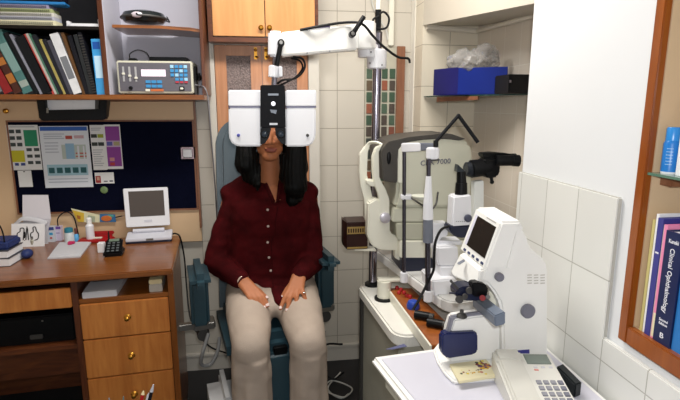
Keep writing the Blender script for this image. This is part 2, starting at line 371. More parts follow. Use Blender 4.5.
MB().span((a0+.014, YF+.03, 1.869), (a1-.02, YF+.188, 1.883), .002).build('insert', dark_grey, t)

# oval player on the corner shelf
c = at(143, 24.8, YF+.06); c.z += .004
t = thing('portable_player', 'shiny dark oval portable player on the upper right shelf', 'player', c)
MB().lathe([(.03, 0), (.085, .008), (.102, .028), (.088, .050), (.05, .060), (.0, .062)], (c.x, c.y+.03, c.z), n=40).build('body', mat('gunmetal', '3A4042', .18, .6), t)
MB().lathe([(.103, .024), (.1045, .028), (.103, .032)], (c.x, c.y+.03, c.z), n=40).build('seam', dark_grey, t)
MB().ell((c.x-.008, c.y-.064, c.z+.030), (.026, .010, .013)).build('silver_badge', mat('silver_badge', 'E2D6DE', .3, .3), t)
MB().ell((c.x-.006, c.y-.073, c.z+.031), (.0055, .003, .0055)).build('button', black, t)
MB().tube([(c.x+.098, c.y+.03, c.z+.02), (c.x+.118, c.y+.01, c.z+.012), (c.x+.112, c.y-.02, c.z+.03), (c.x+.122, c.y-.03, c.z+.006)], .0022).build('cable', cable_m, t)

# control unit
cu0 = at(118.5, 92.2, YF+.03); cu1 = at(192, 62, YF+.03); zb = ZS+.002
t = thing('control_unit', 'grey control unit with keypad and display on the lower right shelf', 'device', ((cu0.x+cu1.x)/2, YF+.1, ZS))
zt = zb+.152; yv = YF+.03
MB().span((cu0.x+.02, yv+.02, ZS), (cu1.x-.02, yv+.16, zb+.004)).build('foot_rail', black, t)
cs = MB().span((cu0.x, yv, zb+.004), (cu1.x, yv+.18, zt), .005).build('case', mat('unit_cream', 'C9C7B6', .5), t)
fp = MB().span((cu0.x+.009, yv-.0025, zb+.014), (cu1.x-.009, yv+.001, zt-.009), .001).build('front_panel', mat('unit_grey', '5F5C64', .5, var=.04), t)
def onp(px0, py0, px1, py1, d=.004):
    # rectangle on the front panel in fractions of the panel
    w = cu1.x-cu0.x; h = zt-zb; return (cu0.x+w*px0, yv-.0025-d, zb+h*(1-py1)), (cu0.x+w*px1, yv-.0022, zb+h*(1-py0))
for k in range(3):
    a, b_ = onp(.075+.08*k, .18, .10+.08*k, .62, .002); MB().span(a, b_).build('slider_scale', mat('scale_pale', 'A9A8AA', .5), fp)
    a, b_ = onp(.07+.08*k, .36+.06*k, .108+.08*k, .42+.06*k, .006); MB().span(a, b_, .001).build('slider_knob', cream_plastic, fp)
a, b_ = onp(.32, .26, .64, .46, .0015); MB().span(a, b_).build('display', mat('lit_display', 'E8D8E4', .3, emit=.6), fp, 'lit pale display')
for r_ in range(2):
    for k in range(3):
        a, b_ = onp(.37+.075*k, .58+.13*r_, .435+.075*k, .67+.13*r_); MB().span(a, b_, .001).build('key', mat('key_blue', '3E8FC6', .4), fp)
a, b_ = onp(.43, .84, .6, .91); MB().span(a, b_, .001).build('key', mat('key_orange', 'C56A38', .4), fp)
a, b_ = onp(.36, .84, .42, .91); MB().span(a, b_, .001).build('key', cream_plastic, fp)
for r_ in range(4):
    for k in range(4):
        if r_ == 3 and k == 0: continue
        a, b_ = onp(.705+.06*k, .12+.125*r_, .752+.06*k, .215+.125*r_); MB().span(a, b_, .001).build('key', mat('key_blue', '3E8FC6', .4) if (k+r_) % 3 else mat('key_pale', '9CCBE6', .4), fp)
for k in range(3):
    a, b_ = onp(.765+.06*k, .60, .81+.06*k, .66); MB().span(a, b_, .001).build('key', mat('key_red', 'B5384A', .4), fp)
a, b_ = onp(.81, .76, .88, .88); MB().span(a, b_, .001).build('switch', black, fp); a, b_ = onp(.825, .79, .865, .85, .006); MB().span(a, b_, .001).build('switch_cap', cream_plastic, fp)
a, b_ = onp(.135, .74, .20, .88, .010); p = (V(a)+V(b_))/2; MB().cyl((p.x, yv-.003, p.z), (p.x, yv-.015, p.z), .009, .007).build('dial', black, fp)
c0 = at(150, 60, YF+.08); c1 = at(187, 56, YF+.08)
tag(MB().span((c0.x, YF+.06, zt), (c1.x, YF+.17, zt+.021), .003).build('adapter_box', satin_black), 'flat black box lying on the grey control unit', 'box')
t = thing('hand_control', 'small black hand control with coiled lead on the control unit', 'control', (at(131, 60, YF+.06).x, YF+.08, zt))
p = WL[t]; MB().span((p.x-.012, YF+.06, zt), (p.x+.022, YF+.10, zt+.014), .004).build('body', black, t)
MB().tube([(p.x-.008, YF+.07, zt+.013), (p.x-.004, YF+.07, zt+.035), (p.x+.028, YF+.075, zt+.052), (p.x+.065, YF+.08, zt+.042), (p.x+.078, YF+.085, zt+.018)], .0024).build('lead', cable_m, t)
t = thing('joystick', 'small black joystick grip hanging at the right of the control unit', 'control', (cu1.x+.02, YF+.06, zb))
MB().span((cu1.x+.003, YF+.05, zb+.065), (cu1.x+.012, YF+.10, zb+.135), .004).cyl((cu1.x+.008, YF+.075, zb+.08), (cu1.x+.030, YF+.06, zb+.08), .010, .012).cyl((cu1.x+.024, YF+.06, zb+.066), (cu1.x+.024, YF+.06, zb+.10), .007).build('grip', black, t)
MB().span((cu1.x+.001, YF+.06, ZS), (cu1.x+.010, YF+.10, zb+.07), .002).build('stand', dark_grey, t)
tag(MB().tube([(cu1.x+.003, YF+.06, zb+.045), (cu1.x+.025, YF+.055, zb+.042), (-.300, YF-.012, zb+.030), (-.286, YF-.015, zb-.02), (-.283, YF-.01, zb-.15), (-.285, 2.50, zb-.45), (-.30, 2.64, zb-.7)], .0032).build('power_cable', mat('cable_grey', '77757A', .5)), 'grey cable running down beside the bookshelf from the control unit', 'cable')

# panel, pinboard
panel = thing('wall_panel', 'cream laminate wall panel framing the dark pinboard above the desk', 'panel', (-.98, 2.70, .8))
MB().span((-1.60, 2.695, .782), (-.392, 2.72, ZS-.024), .001).build('panel_board', laminate, panel)
pb0 = at(8, 122, 2.69); pb1 = at(197, 208, 2.69)
MB().span((-.398, 2.682, .86), (-.388, 2.72, ZS-.024), .001).build('edge_strip', red_wood, panel)
MB().span((-1.60, 2.684, ZS-.03), (-.392, 2.695, ZS-.024)).build('edge_strip', red_wood, panel)
MB().lathe([(.007, 0), (.005, .008), (.013, .014), (.012, .022), (.004, .027)], at(7, 111, 2.69)+V((0, .004, 0)), (0, -1, 0)).build('knob', brass, panel, 'small brass knob')
pin = thing('pinboard', 'dark navy pinboard with thin red wood edging above the desk', 'pinboard', ((pb0.x+pb1.x)/2, 2.69, pb1.z))
MB().span((pb0.x, 2.688, pb1.z), (pb1.x, 2.695, pb0.z)).build('board', board_blue, pin)
fr = MB(); e = .008
fr.span((pb0.x-e, 2.684, pb1.z-e), (pb0.x, 2.695, pb0.z+e)).span((pb1.x, 2.684, pb1.z-e), (pb1.x+e, 2.695, pb0.z+e)).span((pb0.x, 2.684, pb0.z), (pb1.x, 2.695, pb0.z+e)).span((pb0.x, 2.684, pb1.z-e), (pb1.x, 2.695, pb1.z)).build('edging', red_wood, pin)
def sheet(name, label, cat, q, blocks, cols, Y=2.686, base='E4E6E6', group=None):
    (x0, y0, x1, y1) = q; ym_ = (y0+y1)/2; o = V((at(x0, ym_, Y).x, Y, at((x0+x1)/2, y1, Y).z)); o2 = V((at(x1, ym_, Y).x, Y, at((x0+x1)/2, y0, Y).z)); w = o2.x-o.x; h = o2.z-o.z
    m = MB().span((o.x, Y, o.z), (o2.x, Y+.0015, o2.z))
    for n_, (a, b_, c_, d_, i) in enumerate(blocks):
        m.m(i); m.span((o.x+w*a, Y-.0004-n_*.00003, o2.z-h*d_), (o.x+w*c_, Y, o2.z-h*b_))
    return tag(m.build(name, [mat('sheet_'+base, base, .6)]+[mat('print_'+k, k, .6) for k in cols]), label, cat, group)
bl = [(.53, .11, .95, .47, 1), (.07, .56, .48, .82, 2)]
for i in range(3):
    for j in range(2):
        bl.append((.08+.21*j, .10+.145*i, .24+.21*j, .18+.145*i, 3)); bl.append((.56+.24*j, .51+.145*i, .73+.24*j, .58+.145*i, 3))
bl += [(.14, .84, .26, .90, 4), (.33, .84, .47, .90, 4), (.1, .03, .9, .05, 5)]
sheet('leaflet', 'white leaflet with green and yellow blocks pinned at the left of the board', 'leaflet', (8.5, 125, 40, 170), bl, ['1E8A62', 'C6BE24', '3A4444', '3A4A8A', 'A8ADB2'])
sheet('paper_slip', 'small blank white slip hanging below the green and yellow leaflet', 'paper', (18.5, 170.5, 32, 187), [(.42, .04, .55, .1, 1)], ['444444'], 2.684)
bl = [(.02, .01, .98, .075, 1), (.08, .12, .5, .135, 2), (.08, .155, .45, .17, 2), (.08, .19, .5, .205, 2), (.52, .155, .66, .21, 3), (.70, .15, .9, .2, 8), (.08, .26, .36, .275, 2), (.08, .31, .36, .325, 2), (.08, .36, .34, .375, 2), (.08, .41, .36, .425, 2), (.42, .30, .92, .53, 4), (.50, .28, .68, .53, 5), (.70, .43, .92, .45, 3), (.70, .48, .92, .50, 3), (.74, .32, .78, .53, 6), (.86, .32, .89, .53, 6), (.08, .62, .92, .80, 7)]
for k in range(5): bl.append((.11+.165*k, .67, .23+.165*k, .76, 9))
bl += [(.08, .85, .9, .865, 2), (.08, .90, .9, .915, 2)]
sheet('poster', 'large white poster with blue title bar and chart in the middle left of the board', 'poster', (42, 126, 90.5, 187.5), bl, ['2B5FB4', 'AEB6C4', 'B4483C', 'B7C3BC', '8FB6D2', 'D8DCE4', '9CC3D2', 'C9A9B0', '1E5A60'], base='DDE4EC')
bl = [(.04, .2, .46, .28, 1), (.5, .2, .92, .28, 2), (.04, .38, .46, .46, 1), (.5, .38, .92, .46, 1), (.08, .06, .8, .08, 3), (.08, .1, .7, .12, 3)] + [(.08, .54+.05*k, .8-.1*(k % 3), .56+.05*k, 3) for k in range(8)]
sheet('leaflet', 'narrow white leaflet with small dark pictures beside the purple leaflet', 'leaflet', (91.5, 125, 105.5, 170), bl, ['2C3430', '9AA32A', 'B4B8BE'])
bl = [(.06, .04, .94, .94, 1), (.06, .36, .94, .50, 2), (.1, .38, .45, .47, 3), (.52, .38, .9, .47, 4), (.2, .74, .5, .82, 5), (.2, .85, .5, .92, 6)]
sheet('leaflet', 'purple leaflet with white border pinned right of the narrow white leaflet', 'leaflet', (105.5, 124.5, 121.5, 169), bl, ['8A3A94', 'C2A6CC', '5A5AA8', 'A8A078', 'C98A8A', 'B23A3A'])
sheet('identity_card', 'small white card with red portrait patch pinned below the purple leaflet', 'card', (95, 172.5, 114, 183.5), [(.03, .3, .3, .94, 1), (.1, .4, .24, .7, 2), (.45, .75, .65, .85, 3), (.75, .72, .93, .85, 3)], ['A03030', 'C9A088', '555A60'])
p = at(104, 190, 2.684); tag(MB().lathe([(.0185, 0), (.0185, .004), (.012, .007)], (p.x, 2.688, p.z), (0, -1, 0)).build('round_badge', mat('olive_badge', '6F8A5A', .4, var=.2, vscale=80)), 'round olive green badge pinned under the small white card', 'badge')
s0 = at(180.5, 160, 2.68); s1 = at(194.5, 146, 2.68)
t = thing('wall_switch', 'white square push switch with pink rim at the right of the pinboard', 'switch', ((s0.x+s1.x)/2, 2.685, s0.z))
MB().span((s0.x, 2.676, s0.z), (s1.x, 2.688, s1.z), .008).build('plate', mat('pinkish_white', 'C9B2BC', .4), t)
MB().span((s0.x+.014, 2.671, s0.z+.012), (s1.x-.012, 2.677, s1.z-.014), .004).build('button', white_plastic, t)

# black tray under the shelf
t = thing('letter_tray', 'black tray holding white paper slung under the bookshelf', 'tray', (-1.04, 2.56, 1.44))
yq = 2.46
tr = MB().pp([(36, 99), (39, 118), (42, 121), (103, 120), (106, 117), (107, 98), (100, 98), (99, 109), (46, 110), (45, 99)], yq, .02, .003)
tr.pp([(37, 99), (39, 118), (45, 118), (45, 99)], yq+.02, .07).pp([(100, 98), (99, 118), (104, 117), (106, 98)], yq+.02, .07).pp([(42, 116.5), (103, 115.5), (103, 119), (42, 120)], yq+.02, .07)
tr.build('shell', satin_black, t)
for x in (47.5,): MB().pp([(x-1, 108), (x+1, 108), (x+1, 113), (x-1, 113)], yq-.003, .003).build('clip', dull_steel, t)
MB().pp([(47, 99.2), (98, 98.5), (97, 109.5), (48, 110.3)], yq+.03, .06).build('paper_stack', paper, t)
MB().pp([(95, 99), (99, 99), (98, 112), (95, 112)], yq+.012, .02).build('side_guide', dark_grey, t)

# ------------------------------------------------------------------ upper cabinet
cab = thing('wall_cabinet', 'wooden two door wall cabinet mounted over the window', 'cabinet', (-.02, 2.64, 1.81))
YC = 2.57
cx0 = at(208.5, 41, YC).x; cx1 = at(318.5, 41, YC).x; zc = at(260, 42.3, YC).z
MB().span((cx0, YC, zc), (cx1, 2.715, zc+.022)).span((cx0, YC, zc+.022), (cx0+.022, 2.715, 2.55)).span((cx1-.016, YC, zc+.022), (cx1, 2.715, 2.55)).span((cx0, YC, 2.55), (cx1, 2.715, 2.57)).span((cx0+.022, 2.70, zc+.022), (cx1-.016, 2.715, 2.55)).build('carcass', dark_wood, cab)
xm = at(265, 20, YC).x
for x0, x1, kx in ((cx0+.024, xm-.002, 261), (xm+.002, cx1-.018, 269.5)):
    d = MB().span((x0, YC-.006, zc+.026), (x1, YC+.012, 2.546), .002).build('door', door_wood, cab)
    p = at(kx, 28, YC-.01); MB().lathe([(.006, 0), (.005, .008), (.012, .012), (.013, .018), (.006, .024)], (p.x, YC-.005, p.z), (0, -1, 0)).build('knob', brass, d)

# ------------------------------------------------------------------ desk
ZD = .82; YDR = 2.095
desk = thing('desk', 'brown wooden desk with drawer pedestal under the pinboard', 'desk', (-.97, 2.40, 0))
a6 = R(6); OR = V((-.44, 2.118, 0)); EX = V((math.cos(a6), math.sin(a6), 0)); EY = V((-math.sin(a6), math.cos(a6), 0))
MD = Matrix((EX, EY, V((0, 0, 1)))).transposed().to_4x4(); MD.translation = OR
def dl(x, y, z): return MD @ V((x, y, z))
def dbox(mb, lo, hi, bev=.0015):
    t = bmesh.new(); bmesh.ops.create_cube(t, size=1); lo = V(lo); hi = V(hi)
    bmesh.ops.scale(t, vec=hi-lo, verts=t.verts); bmesh.ops.translate(t, vec=(lo+hi)/2, verts=t.verts)
    if bev: bmesh.ops.bevel(t, geom=t.edges[:], offset=bev, segments=2, affect='EDGES', clamp_overlap=True)
    return mb._add(t, MD)
f0 = dl(-1.14, 0, ZD); f1 = dl(0, 0, ZD)
MB().prism([(f0.x, f0.y, ZD-.028), (f1.x, f1.y, ZD-.028), (f1.x-.062, 2.69, ZD-.028), (-1.60, 2.69, ZD-.028)], (0, 0, .028), .005).build('desk_top', mid_wood, desk)
red_trim = wood('red_trim', '5A2414', '74341C', .3, (2, 14, 14))
dbox(MB(), (-.41, .012, 0), (-.385, .42, ZD-.028)).build('side_panel', dark_wood_v, desk)
dbox(MB(), (-.025, .012, 0), (0, .42, ZD-.028)).build('side_panel', mid_wood and wood('mid_wood_v', '744016', '8C5220', .3), desk)
dbox(MB(), (-1.12, .012, 0), (-1.095, .42, ZD-.028)).build('side_panel', dark_wood_v, desk)
dbox(MB(), (-.385, .40, .1), (-.025, .415, ZD-.028)).build('back_panel', dark_wood, desk)
dbox(MB(), (-1.095, .40, .1), (-.41, .415, ZD-.028)).build('back_panel', dark_wood, desk)
def zpx(x, y): return at(x, y, YDR).z
zs = zpx(130, 297)
dbox(MB(), (-.385, .012, zs-.018), (-.025, .40, zs)).build('pedestal_shelf', mid_wood, desk)
zl = [zs-.02, zpx(130, 337.0), zpx(130, 375.5), zpx(130, 416)]
for i in range(3):
    d = dbox(MB(), (-.383, .006, zl[i+1]+.004), (-.027, .024, zl[i]-.001), .003).build('drawer', orange_wood, desk)
    dbox(MB(), (-.375, .024, zl[i+1]+.02), (-.035, .39, zl[i]-.02)).build('drawer_box', dark_wood, d)
    px, py = ((127, 318), (131, 356), (134, 395))[i]; p = at(px, py, YDR-.012)
    MB().lathe([(.014, 0), (.015, .003), (.008, .007), (.012, .014), (.010, .022), (.003, .026)], p+V((0, .008, 0)), (.1, -1, 0)).build('knob', brass, d)
dbox(MB(), (-.385, .012, 0), (-.025, .40, zl[3]-.002)).build('plinth', dark_wood, desk)
za = zpx(40, 288.5); zb2 = zpx(40, 308)
d = dbox(MB(), (-1.093, .006, zb2), (-.412, .024, za), .003).build('keyboard_drawer', orange_wood, desk)
dbox(MB(), (-1.08, .024, zb2), (-.425, .36, zb2+.015)).build('drawer_tray', dark_wood, d)
zsh = zpx(40, 346)
dbox(MB(), (-1.095, .02, zsh-.022), (-.41, .40, zsh)).build('lower_shelf', dark_wood, desk)
dbox(MB(), (-1.095, .10, zpx(40, 384)), (-.41, .118, zsh-.022)).build('modesty_panel', dark_wood, desk)
t = thing('printer', 'black box shaped device with small lights on the shelf under the desk', 'device', dl(-.75, .2, zsh))
pc = dbox(MB(), (-1.05, .06, zsh), (-.425, .36, zsh+.125), .006).build('case', satin_black, t)
for x, zz in ((-.84, .10), (-.84, .075), (-.55, .10)): dbox(MB(), (x, .057, zsh+zz), (x+.007, .06, zsh+zz+.006), 0).build('button', dull_steel, pc)
dbox(MB(), (-.60, .05, zsh+.025), (-.55, .06, zsh+.045), .003).build('latch', dark_grey, pc)
# things on the pedestal shelf
t = tag(MB().prism([dl(-.372, .02, zs), dl(-.235, .02, zs), dl(-.225, .28, zs), dl(-.372, .28, zs)], (0, 0, .028), .002).build('paper_stack', paper_grey), 'stack of grey white papers on the open shelf above the drawers', 'papers')
t = thing('tissue_box', 'small cream box on the open shelf above the drawers', 'box', dl(-.085, .1, zs))
dbox(MB(), (-.105, .03, zs), (-.050, .16, zs+.036), .002).build('carton', mat('carton_grey', 'B7AFA4', .6), t)
dbox(MB(), (-.105, .03, zs+.036), (-.050, .16, zs+.056), .003).build('lid', mat('carton_cream', 'D8C69A', .6), t)

# ------------------------------------------------------------------ things on the desk
def deskpt(x, y): return atz(x, y, ZD)
# laptop-like portable player
p0 = deskpt(125.5, 244.5); p1 = deskpt(172, 241.5)
t = thing('portable_video_player', 'small white portable video player with open dark screen at the desk end', 'player', ((p0.x+p1.x)/2, p0.y+.08, ZD))
ex = (p1-p0); ex.z = 0; ew = ex.length; ex.normalize(); ey = V((-ex.y, ex.x, 0))
def lp(a, b_, z): q = p0+ex*a+ey*b_; return V((q.x, q.y, z))
MB().prism([lp(0, 0, ZD), lp(ew, 0, ZD), lp(ew-.006, .09, ZD), lp(.006, .09, ZD)], (0, 0, .010), .003).build('base', navy_black, t)
MB().prism([lp(.001, .001, ZD+.010), lp(.001, .09, ZD+.010), lp(.001, .09, ZD+.046), lp(.001, .001, ZD+.024)], ex*(ew-.002), .003).build('upper_deck', mat('silver_plastic', 'CFCFD8', .35), t)
MB().prism([lp(.10, -.001, ZD+.013), lp(.135, -.001, ZD+.013), lp(.135, .004, ZD+.013), lp(.10, .004, ZD+.013)], (0, 0, .010), .001).build('latch', dull_steel, t)
ztop = at(147, 188.5, p0.y+.09).z; zlo = at(147, 227, p0.y+.06).z
lid = [lp(.0, .060, zlo), lp(ew-.010, .060, zlo), lp(ew-.012, .092, ztop), lp(-.006, .092, ztop)]
bz = MB().prism(lid, ey*.014, .003).build('lid', white_plastic, t)
def lerp2(u, v): return (lid[0]*(1-u)+lid[1]*u)*(1-v)+(lid[3]*(1-u)+lid[2]*u)*v
MB().prism([lerp2(u, v)-ey*.001 for u, v in ((.11, .27), (.90, .27), (.90, .93), (.11, .93))], ey*.002).build('screen', mat('lcd_grey', '57504C', .6, spec=.1), bz)
MB().prism([lerp2(u, v)-ey*.002 for u, v in ((.42, .12), (.60, .12), (.60, .18), (.42, .18))], ey*.003).build('lid_button', mat('silver_plastic', 'CFCFD8', .35), bz)
MB().cyl(lp(.03, .072, ZD+.050), lp(ew-.04, .072, ZD+.050), .012).build('hinge', mat('silver_plastic', 'CFCFD8', .35), t)
q = lp(ew-.005, .09, ZD+.016)
tag(MB().tube([q, (q.x+.02, q.y-.01, ZD+.022), (q.x+.045, q.y-.02, ZD), (q.x+.058, q.y-.01, .70), (q.x+.062, q.y-.02, .55), (q.x+.10, 2.5, .40), (q.x+.19, 2.42, .30), (q.x+.30, 2.38, .262)], .0042).build('power_cable', cable_m), 'black cable falling from the video player towards the chair', 'cable')
# left stack
t0 = deskpt(0, 267); x1 = deskpt(9.5, 267).x
for i, (h, lab) in enumerate(((.038, 'thick white paperback lowest at the left end of the desk'), (.034, 'white paperback lying on the lowest one at the desk left end'))):
    zz = ZD+sum((.038, .034)[:i]); tt = thing('paperback', lab, 'book', (x1-.09, t0.y+.08, zz), 'white paperbacks at the desk end')
    MB().span((x1-.17, t0.y, zz), (x1-i*.003, t0.y+.14, zz+.003)).span((x1-.17, t0.y, zz+h-.003), (x1-i*.003, t0.y+.14, zz+h)).span((x1-.17, t0.y, zz+.003), (x1-.167, t0.y+.14, zz+h-.003)).build('cover', mat('cover_dark', '4A4A50', .4), tt)
    MB().span((x1-.167, t0.y+.001, zz+.003), (x1-.003-i*.003, t0.y+.138, zz+h-.003)).build('page_block', paper, tt)
zz = ZD+.072
tt = thing('storage_bag', 'dark blue bag with thin black handle on the white paperbacks', 'bag', (x1-.08, t0.y+.07, zz))
MB().span((x1-.16, t0.y+.01, zz), (x1-.002, t0.y+.13, zz+.04), .01, 3).build('body', mat('bag_blue', '1E2F66', .6, var=.2, vscale=40), tt)
MB().tube([(x1-.075, t0.y+.02, zz+.035), (x1-.06, t0.y+.02, zz+.10), (x1-.035, t0.y+.02, zz+.115), (x1-.022, t0.y+.02, zz+.08), (x1-.02, t0.y+.02, zz+.035)], .003).build('handle', cable_m, tt)
tag(MB().ell((x1+.018, t0.y+.12, ZD+.022), (.024, .03, .022)).build('cloth_bundle', mat('bag_blue', '1E2F66', .6)), 'small dark blue bundle beside the white paperbacks', 'cloth')
# card with printed figures
def standing(name, label, cat, q, Yd, dep, m, lean=0, **k):
    x0, y0, x1_, y1 = q; o = at(x0, y1, Yd); o.z = ZD; o2 = at(x1_, y0, Yd)
    return tag(MB().prism([o, (o2.x, Yd, ZD), (o2.x, Yd+lean, o2.z), (o.x, Yd+lean, o2.z)], (0, dep, 0), .0015).build(name, m), label, cat)
yc = 2.57
o = at(10.5, 242, yc); o2 = at(42, 225, yc)
t = thing('printed_card', 'white card with black printed outlines leaning at the desk back', 'card', ((o.x+o2.x)/2, yc, ZD))
MB().prism([(o.x, yc, ZD), (o2.x, yc, ZD), (o2.x, yc+.03, o2.z), (o.x, yc+.03, o2.z+.004)], (0, .003, 0)).build('sheet', paper, t)
w = o2.x-o.x; h = o2.z-ZD
def oncard(u, v): return (o.x+w*u, yc+.03*v-.001, ZD+h*v)
pm = MB()
for pts in ([(.17, .3), (.18, .6), (.26, .68), (.27, .82), (.37, .82), (.38, .66), (.36, .3)], [(.60, .35), (.58, .58), (.66, .66), (.65, .84), (.72, .86), (.76, .68), (.82, .55), (.80, .34), (.70, .28)], [(.44, .3), (.47, .9), (.52, .3)]):
    pm.tube([oncard(*q) for q in pts], .0024, 6, 3)
pm.build('printed_outlines', black, t)
# folded papers behind
tag(MB().prism([at(22.5, 218, 2.63), at(51, 219, 2.63), at(48, 195, 2.66), at(22.5, 195, 2.66)], (0, .003, 0)).prism([(at(22.5, 218, 2.63)).xyz, at(51, 219, 2.63), (at(42, 219, 2.63).x, 2.63, ZD), (at(24, 219, 2.63).x, 2.63, ZD)], (0, .004, 0)).build('paper_sheets', mat('paper_lilac', 'D4D0D6', .7)), 'curled white sheets leaning against the pinboard behind the printed card', 'papers')
tag(MB().tube([at(15, 225, 2.615), at(22, 219, 2.612), at(34, 219.5, 2.612), at(47, 223, 2.61)], .012, 10, 6, .25).span((at(15, 225, 2.615).x, 2.611, ZD), (at(46, 225, 2.615).x, 2.618, at(40, 222, 2.61).z)).build('paper_roll', paper_grey), 'grey folded paper between the printed card and the curled sheets', 'papers')
bot = lambda px, hh, rr, m, cm, lab, py=244: None
def bottle(px, py, rr, hh, bm, cm, label, cap=.3, cat='bottle', name='bottle', shoulder=.55):
    p = deskpt(px, py); t = thing(name, label, cat, p)
    MB().lathe([(rr*.9, 0), (rr, .003), (rr, hh*(1-cap)*.85), (rr*shoulder, hh*(1-cap))], p).build('body', bm, t)
    MB().lathe([(rr*shoulder*1.1, hh*(1-cap)), (rr*shoulder*1.1, hh*.95), (rr*shoulder*.6, hh)], p).build('cap', cm, t); return t
bottle(17.5, 246, .010, .060, mat('vial_green', '4A5A48', .3), black, 'small green vial with black cap in front of the printed card')
bottle(26, 246, .008, .075, mat('vial_dark', '3A3444', .3), satin_black, 'small slim dark vial in front of the printed card', .5)
bottle(33, 246, .009, .05, mat('vial_clear', 'A9A89A', .2), dull_steel, 'small pale vial right of the slim dark vial')
def carton(q, label, base, blocks, cols, Yd):
    x0, y0, x1_, y1 = q; o = deskpt(x0, y1); o2 = deskpt(x1_, y1); top = at(x1_, y0, o.y); w = o2.x-o.x; h = top.z-ZD
    t = thing('carton', label, 'box', ((o.x+o2.x)/2, o.y+.02, ZD))
    bx = MB().span((o.x, o.y, ZD), (o2.x, o.y+.04, ZD+h), .001).build('box_body', mat('carton_'+base, base, .5), t)
    m = MB()
    for n_, (a, b_, c_, d_, i) in enumerate(blocks): m.m(i); m.span((o.x+w*a, o.y-.0008-n_*.00004, ZD+h*(1-d_)), (o.x+w*c_, o.y, ZD+h*(1-b_)))
    m.build('printed_front', [mat('print_'+c, c, .5) for c in cols], bx)
carton((43, 227, 54.5, 242.5), 'white carton with blue and red dots on the desk', 'D5DAE2', [(0, 0, 1, .2, 0), (.12, .36, .38, .52, 1), (.6, .36, .88, .52, 1), (.2, .66, .36, .78, 2), (.62, .66, .8, .78, 2)], ['3A4A8A', '3AA0D0', 'C05A5A'], 2.5)
carton((55, 226.5, 61.5, 241), 'lilac white carton right of the dotted carton', 'CFC6DC', [(0, 0, 1, .18, 0), (.2, .4, .8, .5, 1)], ['6A4A9A', 'A9A0C0'], 2.5)
bottle(70, 243.5, .023, .085, mat('bottle_grey_white', 'C9CED0', .35), mat('teal_cap', '2E7E92', .4), 'white bottle with teal cap behind the loose papers', .28, shoulder=.8)
bottle(77, 242.5, .011, .078, mat('bottle_sky', '5AA6D8', .35), mat('brown_cap', '6A3A34', .4), 'small sky blue bottle with brown cap beside the white bottle', .4)
tag(MB().tube([deskpt(58, 238)+V((0, .03, .01)), at(57.5, 221, 2.655), at(61, 214.5, 2.66), at(67, 212, 2.66), at(73, 216, 2.66), at(76, 224, 2.655), deskpt(77, 240)+V((0, .03, .004))], .003).build('cable_loop', cable_m), 'thin black cable loop standing up behind the cartons', 'cable')
# papers and clip
tag(MB().prism([atz(47.5, 259.5, ZD), atz(80.5, 257.5, ZD), atz(91.5, 243, ZD), atz(62, 243.5, ZD)], (0, 0, .008), .001).prism([atz(50, 257, ZD)+V((0, 0, .008)), atz(81, 255.5, ZD)+V((0, 0, .008)), atz(88, 243.5, ZD)+V((0, 0, .008)), atz(60, 244, ZD)+V((0, 0, .008))], (0, 0, .002)).build('loose_papers', paper_grey), 'small pile of loose white papers lying on the desk', 'papers')
p = atz(71.5, 243.5, ZD+.012); tag(MB().box((p.x, p.y, ZD+.017), (.034, .018, .014), bev=.004).box((p.x-.002, p.y-.012, ZD+.014), (.022, .016, .008), bev=.003).build('binder_clip', mat('pink_clip', 'C92F66', .4)), 'bright pink clip gripping the loose papers', 'clip')
# red stapler tray
a_ = deskpt(78, 243); b2 = deskpt(112, 242)
t = thing('pen_tray', 'long red plastic tray behind the black phone on the desk', 'tray', ((a_.x+b2.x)/2, a_.y+.03, ZD))
MB().box(((a_.x+b2.x)/2, a_.y+.02, ZD+.008), (b2.x-a_.x, .07, .016), bev=.005).build('base', red_p, t)
MB().box(((a_.x+b2.x)/2+.012, a_.y+.05, ZD+.038), (b2.x-a_.x-.03, .014, .018), bev=.004).box(((a_.x+b2.x)/2+.012, a_.y+.05, ZD+.022), (b2.x-a_.x-.05, .010, .018)).build('upper_rail', red_p, t)
MB().box(((a_.x+b2.x)/2+.004, a_.y+.02, ZD+.019), (.05, .02, .006), bev=.002).build('cream_insert', cream_plastic, t)
p = at(90.5, 236, 2.63); t = thing('spray_bottle', 'slim white cylindrical spray bottle behind the red tray', 'bottle', (p.x, p.y, ZD))
pp_ = V((p.x, p.y, ZD)); MB().lathe([(.019, 0), (.020, .003), (.020, .085), (.012, .095)], pp_).build('body', white_plastic, t); MB().lathe([(.012, .095), (.013, .122), (.008, .128)], pp_).build('cap', warm_white, t)
# cards leaning at the back
YW = 2.6835
def lean_card(name, label, cat, pts, m, blocks, mats_):
    mb = MB().prism([at(x, y, YW-.004) for x, y in pts], (0, .004, 0))
    for n_, (ps, i) in enumerate(blocks): mb.m(i); mb.prism([at(x, y, YW-.0045-n_*.0001) for x, y in ps], (0, .0006, 0))
    return tag(mb.build(name, [m]+mats_), label, cat)
lean_card('greeting_card', 'yellow and cream picture card fixed to the panel under the pinboard', 'card', [(71, 208.5), (99.5, 215), (99.5, 222.5), (78, 222)], mat('card_cream', 'DDDAB8', .5), [([(72, 210), (84, 213), (84, 222), (78, 222)], 1), ([(76.5, 215), (80.5, 216), (80.5, 219.5), (77.5, 219)], 2), ([(88, 215), (95, 216.5), (95, 222), (87, 222)], 3)], [mat('print_yellow', 'D8B43A', .5), mat('print_rust', 'A8642A', .5), mat('print_sage', 'A9B29A', .5)])
t = thing('picture_disc', 'blue sleeve with orange disc fixed to the panel behind the spray bottle', 'disc', (at(107, 222, YW).x, YW-.003, at(107, 222, YW).z))
MB().pp([(99.8, 214), (115, 214.5), (116, 222), (100, 222)], YW-.003, .003).build('sleeve', mat('sleeve_blue', '2E6A9C', .4), t)
